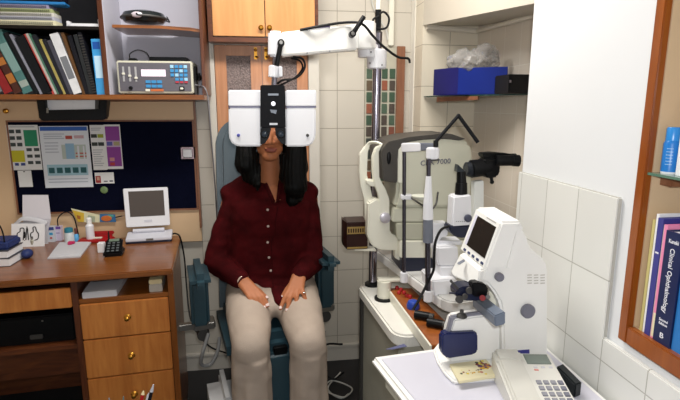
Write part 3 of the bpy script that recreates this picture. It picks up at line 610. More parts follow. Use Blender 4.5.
p = at(106.5, 218.5, YW-.004); MB().ell((p.x, YW-.0045, p.z), (.027, .0015, .016)).build('disc', mat('disc_orange', 'C56A2E', .3), t)
MB().ell((p.x+.02, YW-.0035, p.z+.012), (.018, .0012, .008)).build('printed_arc', mat('arc_green', '4A9A8A', .4), t)
t = thing('ballpoint_pen', 'thin black pen resting against the panel left of the video player', 'pen', at(108, 219, 2.64))
MB().cyl(at(108, 219, 2.685), at(122, 216, 2.685), .0032).build('barrel', black, t); MB().cyl(at(122, 216, 2.685), at(124.5, 215.5, 2.685), .003, .001).build('tip', dull_steel, t)
# phone cradle and small box
p = deskpt(102, 252)
tag(MB().box((p.x, p.y, ZD+.024), (.030, .03, .048), bev=.002).build('small_carton', paper), 'tiny white box left of the black phone', 'box')
p = deskpt(112.5, 256)
t = thing('cordless_phone', 'black cordless phone lying in its cradle at the desk front', 'phone', (p.x, p.y, ZD))
rr = Matrix.Rotation(R(8), 4, 'Z') @ Matrix.Rotation(R(28), 4, 'X')
MB().box((p.x, p.y+.03, ZD+.012), (.085, .09, .024), (0, 0, R(8)), .006).build('cradle', satin_black, t)
hb = MB().box((p.x, p.y+.03, ZD+.036), (.075, .105, .020), rr, .007).build('handset', black, t)
Mh = Matrix.Translation((p.x, p.y+.03, ZD+.036)) @ rr
for r_ in range(4):
    for k in range(3):
        q = Mh @ V((-.02+.02*k, -.038+.018*r_, .011)); MB().box(q, (.012, .009, .003), rr, .001).build('key', mat('key_grey', '5A6062', .5), hb)
q = Mh @ V((0, .036, .0105)); MB().box(q, (.045, .018, .002), rr).build('display', mat('phone_lcd', '6A7A6A', .3), hb)
MB().cyl((p.x-.034, p.y+.075, ZD+.05), (p.x-.036, p.y+.085, ZD+.10), .005, .003).build('aerial', black, hb)

# ------------------------------------------------------------------ examination chair
aC = R(12); OC = V((-.03, 2.13, 0))
MC = Matrix.Translation(OC) @ Matrix.Rotation(aC, 4, 'Z')
def cb(mb, c, size, rx=0, bev=.01, seg=3, ry=0):
    t = bmesh.new(); bmesh.ops.create_cube(t, size=1); bmesh.ops.scale(t, vec=size, verts=t.verts)
    if bev: bmesh.ops.bevel(t, geom=t.edges[:], offset=bev, segments=seg, affect='EDGES', clamp_overlap=True)
    return mb._add(t, MC @ Matrix.Translation(V(c)) @ Matrix.Rotation(R(ry), 4, 'Y') @ Matrix.Rotation(R(rx), 4, 'X'))
chair = thing('examination_chair', 'teal vinyl reclining examination chair in which the woman sits', 'chair', OC)
ZSe = .575
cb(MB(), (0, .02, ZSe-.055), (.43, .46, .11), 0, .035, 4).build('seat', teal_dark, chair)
# backrest: rounded board in a local plane
bk = bmesh.new(); out = []
wid = .195
for (x, z_) in ((-.205, 0), (.205, 0)): out.append((x, z_))
for k in range(0, 9):
    a = R(90*k/8); out.append((wid-.13+.11*math.cos(a), .79+.14*math.sin(a)))
for k in range(0, 9):
    a = R(90+90*k/8); out.append((-wid+.13+.11*math.cos(a), .79+.14*math.sin(a)))
vs = [bk.verts.new((x, 0, z_)) for x, z_ in out]; f = bk.faces.new(vs)
e = bmesh.ops.extrude_face_region(bk, geom=[f]); bmesh.ops.translate(bk, vec=(0, .09, 0), verts=[q for q in e['geom'] if isinstance(q, bmesh.types.BMVert)])
bmesh.ops.recalc_face_normals(bk, faces=bk.faces)
bmesh.ops.bevel(bk, geom=[e_ for e_ in bk.edges if abs(e_.verts[0].co.y-e_.verts[1].co.y) < 1e-5], offset=.032, segments=4, affect='EDGES', clamp_overlap=True)
m = MB(); m._add(bk, MC @ Matrix.Translation((.012, .235, ZSe-.04)) @ Matrix.Rotation(R(-8), 4, 'X')); m.build('backrest', teal_vinyl, chair)
cb(MB(), (0, .385, .62), (.10, .03, .5), -8, .01).build('backrest_frame', dark_grey, chair)
for s in (-1, 1):
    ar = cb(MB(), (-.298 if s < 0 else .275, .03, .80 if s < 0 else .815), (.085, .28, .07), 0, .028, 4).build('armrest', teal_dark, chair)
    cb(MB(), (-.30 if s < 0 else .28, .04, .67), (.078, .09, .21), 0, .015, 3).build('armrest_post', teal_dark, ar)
    cb(MB(), (s*.285, .08, .545), (.10, .08, .035), 0, .006).build('bracket', dull_steel, ar)
    MB().cyl(MC @ V((s*.29, .05, .50)), MC @ V((s*.29, .11, .50)), .028).build('pivot', dark_grey, ar)
cb(MB(), (-.36, .05, .555), (.07, .03, .03), 0, .004).build('lever', dull_steel, chair)
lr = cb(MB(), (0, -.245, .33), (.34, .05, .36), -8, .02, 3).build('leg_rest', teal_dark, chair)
cb(MB(), (0, -.37, .10), (.36, .26, .035), 0, .01).build('foot_plate', dark_grey, chair)
cb(MB(), (0, -.215, .505), (.06, .03, .05), 0, .004).build('hinge_block', black, chair)
cb(MB(), (.055, -.24, .52), (.022, .02, .035), 0, .004).build('warning_tag', mat('yellow_tag', 'B8A81E', .5), chair)
cb(MB(), (-.02, .05, .43), (.34, .38, .05), 0, .01).build('seat_frame', dark_grey, chair)
MB().lathe([(.10, .05), (.10, .30), (.085, .30), (.085, .41)], OC).build('pedestal_column', dark_grey, chair)
cb(MB(), (0, .02, .03), (.52, .60, .06), 0, .025, 3).build('base_plate', cream_plastic, chair)
cb(MB(), (-.215, -.02, .17), (.14, .36, .24), 0, .06, 4).build('motor_cover', mat('pale_grey_cover', 'CDCDCE', .5), chair)
tag(MB().tube([MC @ V((-.27, .02, .52)), MC @ V((-.30, -.02, .46)), MC @ V((-.31, 0, .39)), MC @ V((-.27, .02, .37)), MC @ V((-.235, .03, .42)), MC @ V((-.22, .05, .48))], .008).build('cable_loop', mat('cable_mid', '7C7C7C', .5)), 'grey cable loop hanging at the left side of the examination chair', 'cable')

# ------------------------------------------------------------------ woman
skin = mat('skin', 'AC6C48', .55, spec=.3, var=.07, vscale=20)
lip_m = mat('lips', '8A4A3C', .5, spec=.3)
nail_m = mat('nails', 'E8D2CC', .25)
hair_m = mat('hair', '040404', .5, spec=.12, bump=.4, bscale=90, stretch=(4, 4, .4))
woman = thing('person', 'seated woman in a maroon shirt and beige trousers behind the eye testing head', 'person', (0, 2.1, .2))
HD = at(268.5, 131, 2.24); HD.y = 2.24           # head centre
CH = at(270, 160.5, 2.17)
sL = at(233, 193, 2.29); sR = at(308, 191, 2.29); eL = at(215.5, 262, 2.23); eR = at(313.5, 260, 2.22)
wL = at(242.5, 281, 2.05); wR = at(299, 276, 2.05)
hipL = V((-.122, 2.20, .66)); hipR = V((.092, 2.22, .66))
kL = at(250.5, 345, 1.80); kR = at(308, 343, 1.80)
aL = V((kL.x+.004, kL.y-.015, .18)); aR = V((kR.x+.004, kR.y-.015, .18))
B = MB()
B.ell(HD+V((0, .02, .035)), (.074, .092, .088), n=28).ell(HD+V((0, -.012, -.03)), (.066, .073, .080), n=28).ell(HD+V((.004, -.016, -.078)), (.058, .058, .040), n=28)
B.ell(CH+V((0, .028, .020)), (.038, .036, .028), n=20).ell(CH+V((0, .010, .013)), (.022, .018, .015), n=16)
FY = HD.y-.085                                     # face front
nz = at(270, 143.5, FY)
B.cap((nz.x, FY+.012, nz.z+.045), (nz.x, FY-.012, nz.z+.004), .009, .011).ell((nz.x-.012, FY+.001, nz.z), (.008, .010, .007)).ell((nz.x+.012, FY+.001, nz.z), (.008, .010, .007))
mo = at(271.5, 149.8, FY)
B.ell((mo.x, FY+.006, mo.z+.004), (.030, .011, .0055)).ell((mo.x, FY+.006, mo.z-.006), (.025, .012, .0066))
for s in (-1, 1):
    B.ell((HD.x+s*.031, FY+.018, HD.z-.002), (.014, .012, .012)).ell((HD.x+s*.035, FY+.02, HD.z-.035), (.022, .02, .02)).ell((HD.x+s*.072, HD.y+.02, HD.z-.01), (.008, .018, .028))
NB = V((HD.x, 2.30, sL.z+.015))
B.cap(HD+V((0, .03, -.05)), NB, .042, .052, 20)
B.loft([((-.02, 2.27, .60), .16, .11), ((-.02, 2.28, .75), .14, .10), ((-.016, 2.29, .90), .13, .09), ((-.014, 2.285, 1.03), .15, .115), ((-.012, 2.285, 1.10), .155, .105), ((-.012, 2.292, sL.z+.0), .12, .072), ((-.012, 2.30, sL.z+.035), .07, .056)], 28)
for s_, e_, w_ in ((sL, eL, wL), (sR, eR, wR)):
    B.cap(s_+V((0, .01, -.01)), e_, .046, .034).cap(e_, w_, .034, .0235)
for h_, k_, a_ in ((hipL, kL, aL), (hipR, kR, aR)):
    B.cap(h_, k_, .078, .052, 18).cap(k_, a_, .050, .034, 18).cap(a_+V((0, .03, -.045)), a_+V((0, -.14, -.055)), .030, .024)
nails = []
def hand(w_, tips, thumb, knx):
    # palm from wrist to knuckles, fingers to tips; the thighs carry them
    tipc = sum((V(t) for t in tips), V())/len(tips)
    d = (tipc-w_); side = V((1, 0, 0))
    for i, tp in enumerate(tips):
        tp = V(tp); kn = w_+d*.52+side*(knx[i]); kn.z += .012
        B.cap(w_+side*(knx[i]*.5), kn, .020, .0128, 12)
        mid = kn.lerp(tp, .5)+V((0, -.004, .011)); B.cap(kn, mid, .0118, .0104, 10).cap(mid, tp, .0104, .0086, 10)
        nails.append((tp+V((0, -.003, .004)), .0085))
    tb = w_+d*.18+side*(thumb[0]); B.cap(w_, tb, .016, .013, 10); tm = V(thumb[1]); B.cap(tb, tb.lerp(tm, .55)+V((0, 0, .006)), .0125, .0105, 10).cap(tb.lerp(tm, .55)+V((0, 0, .006)), tm, .0105, .0085, 10); nails.append((tm+V((0, -.003, .004)), .008))
hand(wL, [at(268, 305.5, 1.965), at(264, 308.5, 1.955), at(258.8, 309.3, 1.955), at(252.5, 307, 1.96)], (.020, at(267, 298, 2.0)), [.026, .010, -.006, -.022])
hand(wR, [at(280.5, 308.5, 1.95), at(287, 310.8, 1.945), at(296, 308, 1.95), at(306, 303, 1.965)], (-.020, at(281.5, 298, 2.0)), [-.026, -.009, .008, .025])
bme = remeshed(B, .0042, 2)
body = mesh_obj('body', bme, [skin, lip_m, nail_m], woman, sharp=180)
off = WL[body]
for p in bme.polygons:
    c = p.center+off
    if abs(c.x-mo.x) < .031*(1-abs(c.z-mo.z+.001)/.03) and abs(c.z-(mo.z-.001)) < .0115-.006*abs(c.x-mo.x)/.031 and c.y < FY+.02: p.material_index = 1
    elif c.z < .85 and c.z > .6:
        for q, r_ in nails:
            if (c-q).length < r_ and p.normal.z > .1: p.material_index = 2
# hair
Hh = MB()
Hh.ell(HD+V((0, .045, .045)), (.086, .090, .092), n=24)
for s in (-1, 1):
    Hh.cap(HD+V((s*.072, .035, .03)), HD+V((s*.088, .03, -.08)), .036, .036)
for a, b_, r1, r2 in (((246, 138), (246, 164), .044, .050), ((247, 160), (253, 178), .050, .034), ((253, 174), (258, 190), .032, .008), ((243, 165), (246, 180), .030, .014), ((258, 166), (258, 184), .014, .016),
                      ((296, 138), (296, 168), .044, .056), ((295, 166), (295, 186), .056, .054), ((295, 186), (293, 201), .050, .026), ((290, 180), (289, 206), .026, .012), ((302, 180), (300, 200), .026, .012), ((285, 156), (284, 178), .016, .024)):
    q0 = at(a[0], a[1], 2.235 if a[1] < 150 else 2.21); q1 = at(b_[0], b_[1], 2.205 if b_[1] < 182 else 2.17); Hh.cap(q0, q1, r1, r2, 18)
Hh.ell(V((HD.x, 2.34, 1.23)), (.09, .05, .10))
def hairwarp(c): return .0016*math.sin(c.x*420+5*noise.noise(c*7))+.003*noise.noise(c*22)
mesh_obj('hair', remeshed(Hh, .006, 6, hairwarp), hair_m, woman, 'long black hair over the shoulders', 180)
# shirt
shirt_m = mat('maroon_cloth', '3C080B', .85, spec=.08, var=.4, vscale=14, bump=.3, bscale=220)
S = MB()
zS = sL.z
S.loft([((-.012, 2.235, .64), .165, .135), ((-.014, 2.24, .70), .172, .135), ((-.014, 2.25, .82), .190, .120), ((-.012, 2.26, .94), .190, .120), ((-.010, 2.262, 1.02), .190, .130), ((-.010, 2.27, 1.08), .185, .120), ((-.010, 2.283, zS-.012), .160, .092), ((-.011, 2.296, zS+.025), .105, .070), ((-.011, 2.302, zS+.05), .066, .060)], 40)
for s_, e_, w_ in ((sL, eL, wL), (sR, eR, wR)):
    S.cap(s_+V((.012 if s_ is sL else -.012, 0, -.015)), e_, .054, .056, 20)
    S.cap(e_, w_.lerp(e_, .22), .056, .044, 20); S.cap(w_.lerp(e_, .28), w_.lerp(e_, .10), .045, .041, 20)
S.cap(at(249, 181, 2.29), at(230, 194, 2.285), .042, .046); S.cap(at(290, 181, 2.29), at(309, 193, 2.285), .042, .046)
S.cap((-.10, 2.13, .70), (.10, 2.13, .69), .055, .055); S.cap((.02, 2.08, .69), (.028, 2.02, .685), .050, .038)
def shirtwarp(c): return .006*noise.noise(V((c.x*11, c.y*11, c.z*16)))+.0035*noise.noise(V((c.x*30, c.y*20, c.z*34)))
sme = remeshed(S, .0065, 3, shirtwarp)
# V neck: open the front below the collar
zV = at(276, 202, 2.17).z; xV = at(276, 202, 2.17).x
bmv = bmesh.new(); bmv.from_mesh(sme)
kill = [v for v in bmv.verts if v.co.z > zV and v.co.y < 2.30 and xV-.008-(v.co.z-zV)*.48 < v.co.x < xV+.004+(v.co.z-zV)*.18]
bmesh.ops.delete(bmv, geom=kill, context='VERTS'); bmv.to_mesh(sme); bmv.free()
shirt = mesh_obj('shirt', sme, shirt_m, woman, sharp=180)
# neck fill: chest skin lies just under the opening, built into the body; collar flaps and buttons
def collar(side):
    pts = []
    for k in range(8):
        dz_ = .002+.012*k; z_ = zV+dz_; x_ = xV-.010-dz_*.48 if side < 0 else xV+.006+dz_*.18
        c_ = [v.co for v in V_CO if abs(v.co.x-x_) < .010 and abs(v.co.z-z_) < .009 and v.co.y < 2.32]
        if c_: pts.append(V((x_, min(c.y for c in c_)-.001, z_)))
    MB().tube(pts, .010, 10, 4, .45).build('collar', mat('maroon_collar', '35070A', .85, spec=.08), shirt)
    return pts
V_CO = [type('P', (), {'co': v.co+WL[shirt]}) for v in sme.vertices]
collar(-1); collar(1)
btn = mat('pearl_button', 'B9A79E', .3)
def front(px, py):                                             # lay a point on the shirt surface
    o_ = CP; d_ = ray(px, py).normalized(); best = None
    for v in sme.vertices:
        c = v.co+WL[shirt]; w_ = c-o_; t_ = w_.dot(d_)
        if (w_-d_*t_).length < .006 and (best is None or t_ < best[0]): best = (t_, c)
    return best[1] if best else at(px, py, 2.13)
for px, py in ((267.5, 209), (267.5, 227), (267, 242), (268, 258), (271, 272)):
    p = front(px, py); MB().lathe([(.0052, 0), (.0056, .0015), (.003, .003)], p+V((0, .0005, 0)), (0, -1, .15), 14).build('button', btn, shirt)
pts = [front(278-(y-205)*.12 if y < 240 else 272, y)-V((0, .0015, 0)) for y in range(206, 290, 9)]
MB().tube(pts, .0028, 6, 3, .5).build('placket', mat('maroon_collar', '35070A', .85, spec=.08), shirt)
# trousers
tr_m = mat('beige_trousers', 'A8988A', .85, var=.08, vscale=10, bump=.3, bscale=260)
T = MB()
T.ell((-.015, 2.20, .655), (.185, .15, .085)).ell((-.015, 2.10, .66), (.12, .12, .065))
for h_, k_, a_, s in ((hipL, kL, aL, -1), (hipR, kR, aR, 1)):
    m1 = h_.lerp(k_, .5); T.cap(h_, m1, .108, .097, 22).cap(m1, k_+V((0, 0, .006)), .097, .074, 22)
    T.cap(k_+V((0, -.002, .004)), k_+V((0, 0, -.16)), .074, .077, 22).cap(k_+V((0, 0, -.16)), a_+V((0, 0, -.02)), .077, .081, 22)
def trwarp(c):
    leg = 1 if c.y < 1.99 and c.z < .56 else 0
    w_ = .004*noise.noise(V((c.x*14, c.y*14, c.z*14)))
    if leg: w_ += .012*noise.noise(V((c.x*26, c.y*26, c.z*2.5)))
    if .46 < c.z < .66 and c.y < 1.95: w_ += .002*noise.noise(V((c.x*8, c.y*8, c.z*35)))
    return w_
mesh_obj('trousers', remeshed(T, .0075, 20, trwarp), tr_m, woman, sharp=180)
for a_ in (aL, aR):
    MB().cap(a_+V((0, .03, -.05)), a_+V((0, -.14, -.058)), .036, .031, 16).build('shoe', mat('black_shoe', '17120F', .4), woman)
bw = wL.lerp(at(262, 300, 1.99), .06); tt_ = MB()
dv = (wL-eL).normalized(); uu = dv.orthogonal().normalized(); vv = dv.cross(uu)
tt_.tube([wL+dv*.004+(uu*math.cos(k*math.pi/6)+vv*math.sin(k*math.pi/6))*.027 for k in range(13)], .0042, 8, 3); tt_.build('bracelet', mat('pale_bracelet', 'D8C4B4', .25, .4), woman)
p = at(304, 293.5, 1.975); MB().ell((p.x, p.y-.004, p.z+.006), (.006, .005, .004)).build('ring', mat('silver_ring', 'D8D8DC', .15, 1), woman)

# ------------------------------------------------------------------ instrument table (rear) with slab
ZA = .70
tA = thing('instrument_table', 'white rounded instrument table with grey cabinet base behind the front table', 'table', (.65, 1.8, 0))
aA = R(5); OA = atz(356, 283, ZA); MA = Matrix.Translation((OA.x, OA.y, 0)) @ Matrix.Rotation(aA, 4, 'Z')
def ab(mb, lo, hi, bev=.004, seg=3, M=MA):
    t = bmesh.new(); bmesh.ops.create_cube(t, size=1); lo = V(lo); hi = V(hi)
    bmesh.ops.scale(t, vec=hi-lo, verts=t.verts); bmesh.ops.translate(t, vec=(lo+hi)/2, verts=t.verts)
    if bev: bmesh.ops.bevel(t, geom=t.edges[:], offset=bev, segments=seg, affect='EDGES', clamp_overlap=True)
    return mb._add(t, M)
def rr_poly(x0, y0, x1, y1, r):
    o = []
    for cx, cy, a0 in ((x0+r, y0+r, 180), (x1-r, y0+r, 270), (x1-r, y1-r, 0), (x0+r, y1-r, 90)):
        for k in range(7): o.append((cx+r*math.cos(R(a0+15*k)), cy+r*math.sin(R(a0+15*k))))
    return o
MB().prism([MA @ V((x, y, ZA-.05)) for x, y in rr_poly(0, -.56, .42, 0, .06)], (0, 0, .05), .014, 4).build('table_top', mat('table_white', 'E6E4DC', .3, var=.03), tA)
ab(MB(), (.025, -.53, .04), (.40, -.02, ZA-.05), .006).build('cabinet_body', mat('cabinet_grey', 'A9A596', .5, var=.05), tA)
ab(MB(), (.012, -.05, .04), (.026, -.02, ZA-.05), .002).build('dark_edge', dark_grey, tA)
for x in (.06, .36):
    for y in (-.50, -.06): ab(MB(), (x-.02, y-.02, 0), (x+.02, y+.02, .04), .006).build('foot', black, tA)
# pole
PB = atz(372.5, 285, ZA); PT = at(378.5, 2, PB.y)
pole = thing('chrome_pole', 'tall chrome pole standing on the rear instrument table', 'pole', PB)
ptop = PB.lerp(PT, .985)
pm_ = MB().cyl(PB+V((0, 0, .01)), PB+(PT-PB)*.90, .0185, n=28).build('shaft', chrome, pole)
MB().lathe([(.036, 0), (.036, .010), (.022, .018)], PB).build('base_collar', black, pole)
q0 = PB+(PT-PB)*.90; q1 = PB+(PT-PB)*.975
MB().cyl(q0, q1, .013, .013).build('top_sleeve', black, pole)
MB().lathe([(.019, 0), (.019, .004), (.014, .008)], q0).build('sleeve_ring', dark_grey, pole)
MB().cyl(q1, PB+(PT-PB)*1.12, .009).build('upper_tube', cream_plastic, pole)
# arm
arm = thing('support_arm', 'long white swivel arm clamped on the chrome pole carrying the eye testing head', 'arm', at(376, 62, PB.y))
yP = PB.y
yA = 1.965
A0 = at(275, 58, yA); 
def dep(x): return yA+(yP-.03-yA)*(x-275)/(375-275)
def beam_pts(px): return [at(x, y, dep(x)) for x, y in px]
MB().prism(beam_pts([(281, 32), (358, 23.8), (358, 49.5), (281, 56)]), (0, .07, 0), .006).build('beam', warm_white, arm)
MB().prism([q-V((0, .0008, 0)) for q in beam_pts([(306.8, 29.4), (307.5, 29.4), (307.5, 53.8), (306.8, 53.8)])], (0, .005, 0)).build('beam_seam', grey_plastic, arm)
MB().prism([q-V((0, .0008, 0)) for q in beam_pts([(329.6, 26.9), (330.2, 26.9), (330.2, 52), (329.6, 52)])], (0, .005, 0)).build('beam_seam', grey_plastic, arm)
MB().prism([q-V((0, .001, 0)) for q in beam_pts([(304, 29.6), (330, 26.8), (330, 26), (304, 28.8)])], (0, .072, 0)).build('dark_strip', mat('violet_strip', '3A2A5A', .4), arm)
MB().cyl(at(275.5, 57, yA+.035), at(275.5, 31.5, yA+.035), .029, n=28, bev=.008).build('swivel_head', white_plastic, arm)
c0 = at(363, 50, yP-.02); c1 = at(363, 22, yP-.02)
MB().cyl(c0+V((.012, 0, 0)), c1+V((.012, 0, 0)), .042, n=30, bev=.006).build('elbow_drum', warm_white, arm)
MB().cyl(at(368, 57.5, yP), at(368, 45, yP), .044, n=28, bev=.003).build('elbow_collar', white_plastic, arm)
MB().cyl(at(376.5, 69, yP), at(377, 49.5, yP), .042, n=28, bev=.004).build('pole_clamp', white_plastic, arm)
for px, py in ((371, 52), (382, 65), (370, 63)):
    p = at(px, py, yP-.045); MB().ell(p, (.003, .003, .003)).build('screw', black, arm)
def lever(pivot, end, Y):
    mb = MB(); a = at(*pivot, Y); b_ = at(*end, Y-.01); mb.cyl(a+V((0, .02, 0)), a+V((0, -.014, 0)), .014, .013, bev=.002); mb.tube([a+V((0, -.006, 0)), a.lerp(b_, .5)+V((0, -.006, 0)), b_], .0095, 10, 4)
    o = mb.build('lever_handle', black, arm); MB().lathe([(.008, 0), (.006, .003)], a+V((0, -.014, 0)), (0, -1, 0)).build('screw_cap', dull_steel, o)
lever((281, 43), (276.5, 66), yA-.01); lever((352.5, 34), (364, 16.5), yP-.085)
tag(MB().tube([at(300, 30, 2.0), at(318, 26.5, 2.0), at(345, 22.5, yP-.07), at(362, 24, yP-.085), at(373, 36, yP-.07), at(384, 47, yP-.07), at(398, 57, yP-.05), at(408, 58.5, yP-.03), at(410, 63, yP-.03)], .0052).build('arm_cable', cable_m), 'black cable running along the white swivel arm past the pole', 'cable')
tag(MB().tube([at(379, 16, yP-.02), at(373, 20, yP-.03), at(374, 27, yP-.03), at(381, 29, yP-.02), at(387, 27, yP), at(389, 18, yP), at(384, 12, yP), at(379, 14, yP-.018)], .0045).build('cable_loop', cable_m), 'black cable loop around the top of the chrome pole', 'cable')
# ------------------------------------------------------------------ phoropter
yF = 1.965
ph = thing('phoropter', 'white eye testing head with black centre panel in front of the woman face', 'phoropter', at(272, 146, yF+.05))
MB().cyl(at(274, 87, yF+.03), at(275.5, 57, yA+.035), .011, n=20).build('mount_rod', chrome, ph)
MB().cyl(at(274, 77.5, yF+.03), at(274.5, 65.5, yF+.03), .0225, n=24, bev=.003).span(at(279, 76.5, yF+.0), at(282, 67, yF+.05), .003).build('mount_collar', white_plastic, ph)
def half(x0, x1, s):
    up = [(x0, 90), (x1, 90), (x1, 106.3), (x0, 106.3)]
    if s < 0: lo = [(228.5, 107.6), (261.5, 107.6), (261.5, 146.5), (239, 146.5), (233.5, 144.8), (230, 140.8), (228.7, 135)]
    else: lo = [(285.5, 107.6), (316, 107.6), (315.8, 135), (314.3, 141), (311, 145), (305, 146.6), (285.5, 146.6)]
    h_ = MB().pp(lo, yF, .10, .006, 3).build('housing', white_plastic, ph)
    MB().pp(up, yF, .10, .004, 3).build('upper_cover', white_plastic, ph)
    MB().pp([(x0+.6, 106.2), (x1, 106.2), (x1, 107.7), (x0+.6, 107.7)], yF+.004, .09).build('seam', mat('seam_violet', '5A5A86', .5), ph)
    px = 238.5 if s < 0 else 307.5
    p = at(px, 135.3, yF); MB().lathe([(.0062, 0), (.0062, .004), (.004, .005)], p, (0, -1, 0), 16).build('screw', mat('screw_blue', '3A3E9A', .4) if s < 0 else dark_grey, h_)
half(228.3, 261.5, -1); half(285.5, 316.3, 1)
cp_ = MB().pp([(260.3, 85), (284.8, 85), (285.8, 128), (260.5, 128)], yF-.012, .11, .003).build('centre_panel', panel_black, ph)
MB().pp([(268, 93.5), (278.5, 93.5), (278.5, 95.5), (268, 95.5)], yF-.0128, .0008).build('badge', mat('badge_grey', '8C94A0', .5), cp_)
p = at(273.3, 103.8, yF-.013); MB().lathe([(.0085, 0), (.0085, .002), (.006, .004)], p, (0, -1, 0), 20).build('indicator_lamp', mat('lamp_white', 'F4F4FF', .3, emit=.5), cp_)
MB().pp([(270, 109.5), (277, 110), (276, 114), (271, 112.5)], yF-.0128, .0008).build('emblem', mat('emblem_grey', '7A8290', .5), cp_)
MB().pp([(269.5, 123), (277.5, 123), (277.5, 125), (269.5, 125)], yF-.0132, .0012).build('level_window', mat('pale_label', 'C9CCD4', .4), cp_)
for s, c in ((-1, 264.6), (1, 281.0)):
    fr_ = MB().pp([(260.5, 128), (271.2, 128), (269.2, 137), (265, 143.5), (260.5, 144.5)] if s < 0 else [(274.8, 128), (285.8, 128), (285.8, 144.5), (281.5, 143.5), (276.4, 137)], yF-.006, .03, .002).build('lens_housing', mat('lens_housing', '15171C', .5, spec=.2), ph)
    p = at(c, 133.8, yF-.006)
    MB().lathe([(.0165, 0), (.0175, .005), (.013, .006), (.0125, .001), (.009, .0008)], p, (0, -1, 0), 28).build('lens_ring', satin_black, fr_)
    MB().lathe([(.0115, .001), (.009, .0022), (.0, .003)], p, (0, -1, 0), 24).build('lens', mat('lens_dark', '3A4450', .08), fr_)
tag(MB().tube([at(277, 84, yF+.04), at(283, 80, yF+.04), at(293, 79, yF+.05), at(301, 74, yF+.05), at(305, 66, yF+.05), at(302, 58.5, yF+.05), at(293, 57, yF+.05)], .0045).build('head_cable', cable_m), 'outer black cable looping from the eye testing head up to the arm', 'cable')
tag(MB().tube([at(278, 86, yF+.055), at(288, 81.5, yF+.055), at(297, 76, yF+.06), at(302.5, 68, yF+.06), at(300, 61, yF+.06), at(291, 58, yF+.06)], .0038).build('head_cable', cable_m), 'inner black cable looping from the eye testing head up to the arm', 'cable')

# ------------------------------------------------------------------ coloured tile panel, pipe, brown box
x0 = at(366, 50, 2.70).x; x1 = at(397, 50, 2.70).x; z1 = at(380, 46, 2.70).z; z0 = at(380, 214, 2.70).z
t = thing('sample_panel', 'tall panel of small coloured squares on cream hung behind the chrome pole', 'panel', ((x0+x1)/2, 2.71, z0))
MB().span((x0, 2.708, z0), (x1, 2.719, z1)).build('backing', mat('panel_cream', 'B9B5A4', .5), t)
cm = [mat('sq_'+c, c, .5) for c in ('4A4038', '39523E', '7A4636', '8E5038', '3C423C', '5E4E3A', '4A5E4C', '6E4034')]
mb = MB(); nr = 14; hh = (z1-z0-.05)/nr; ww = (x1-x0)/4
for r_ in range(nr):
    for k in range(4):
        if r_ < 1 and k > 1: continue
        mb.m(random.randrange(8)); mb.span((x0+ww*k+.006, 2.703, z1-.05-hh*(r_+1)+.005), (x0+ww*(k+1)-.006, 2.708, z1-.05-hh*r_-.005), .001)
mb.build('coloured_squares', cm, t)
MB().span((x1, 2.69, z0), (at(405, 50, 2.70).x, 2.719, z1), .002).build('wooden_edge', red_wood, t)
xp = at(391.3, 20, 2.70).x
tag(MB().span((xp-.014, 2.692, z1+.002), (xp+.014, 2.719, 2.62), .003).build('cable_duct', cream_plastic), 'cream cable duct running up the wall from the coloured panel', 'duct')
tag(MB().tube([at(372, -20, 2.712), at(372, 2, 2.712), at(379, 18, 2.708), at(386, 30, 2.705), at(388, 40, 2.706)], .006, 8, 4).build('wall_cable', cable_w), 'thin white cable slanting down the tiles behind the pole', 'cable')
b0 = at(344, 250, 2.06); b1 = at(368, 222, 2.06)
t = thing('wooden_box', 'small dark brown box with gold patterned band beside the chrome pole', 'box', ((b0.x+b1.x)/2, 2.12, b0.z))
bx = MB().span((b0.x+.012, 2.06, b0.z), (b1.x, 2.18, b1.z), .003).prism([(b0.x, 2.11, b0.z+.012), (b0.x+.012, 2.062, b0.z+.002), (b0.x+.012, 2.062, b1.z-.002), (b0.x, 2.11, b1.z+.004)], (.004, .06, 0)).build('case', mat('box_brown', '2E1814', .35, var=.15, vscale=20), t)
h_ = b1.z-b0.z
mb = MB().span((b0.x+.014, 2.0585, b1.z-h_*.42), (b1.x-.002, 2.06, b1.z-h_*.16)); mb.m(1)
for k in range(8): mb.span((b0.x+.018+k*.0105, 2.0578, b1.z-h_*.37), (b0.x+.024+k*.0105, 2.0585, b1.z-h_*.22))
MB().span((b0.x+.014, 2.0585, b0.z+.004), (b1.x-.002, 2.06, b0.z+.012)).build('gold_line', mat('gold_band', 'A58A4E', .35, .4), bx); mb.build('gold_band', [mat('gold_band', 'A58A4E', .35, .4), mat('box_brown', '2E1814', .35)], bx)
tag(MB().prism([(b0.x+.05, 2.07, b0.z-.008), (PB.x-.0, 2.045, b0.z-.008), (PB.x-.0, 2.10, b0.z-.008), (b0.x+.05, 2.15, b0.z-.008)], (0, 0, .008), .001).build('box_bracket', cream_plastic), 'cream bracket on the chrome pole under the brown box', 'bracket')

# ------------------------------------------------------------------ slab for slit lamp + refractometer
ZL = .835
s0 = atz(376, 250, ZL); s1 = atz(441, 298, ZL); dS = (s1-s0).normalized(); aS = math.atan2(dS.x, -dS.y)
MS = Matrix.Translation((s0.x, s0.y, 0)) @ Matrix.Rotation(aS, 4, 'Z'); LS = (s1-s0).length
def sw(x, y, z): return MS @ V((x, y, z))
sl = thing('lift_table', 'grey white raised instrument platform on a cream column over the rear table', 'table', sw(.19, -.3, ZA))
SWD = .36
poly = [(0, 0), (0, -LS)] + [(.05-.05*math.cos(R(a)), -LS-.05*math.sin(R(a))) for a in (20, 45, 70, 90)] + [(SWD, -LS-.05), (SWD, 0)]
MB().prism([sw(x, y, ZL-.044) for x, y in poly], (0, 0, .044), .006).build('platform', mat('platform_grey', 'D2D1CE', .4, var=.03), sl)
ab(MB(), (-.003, -LS, ZL-.040), (.006, -.01, ZL-.004), .002, 2, MS).build('side_rail', mat('rail_grey', 'E8E7E4', .4), sl)
cb_ = atz(384, 299, ZA)
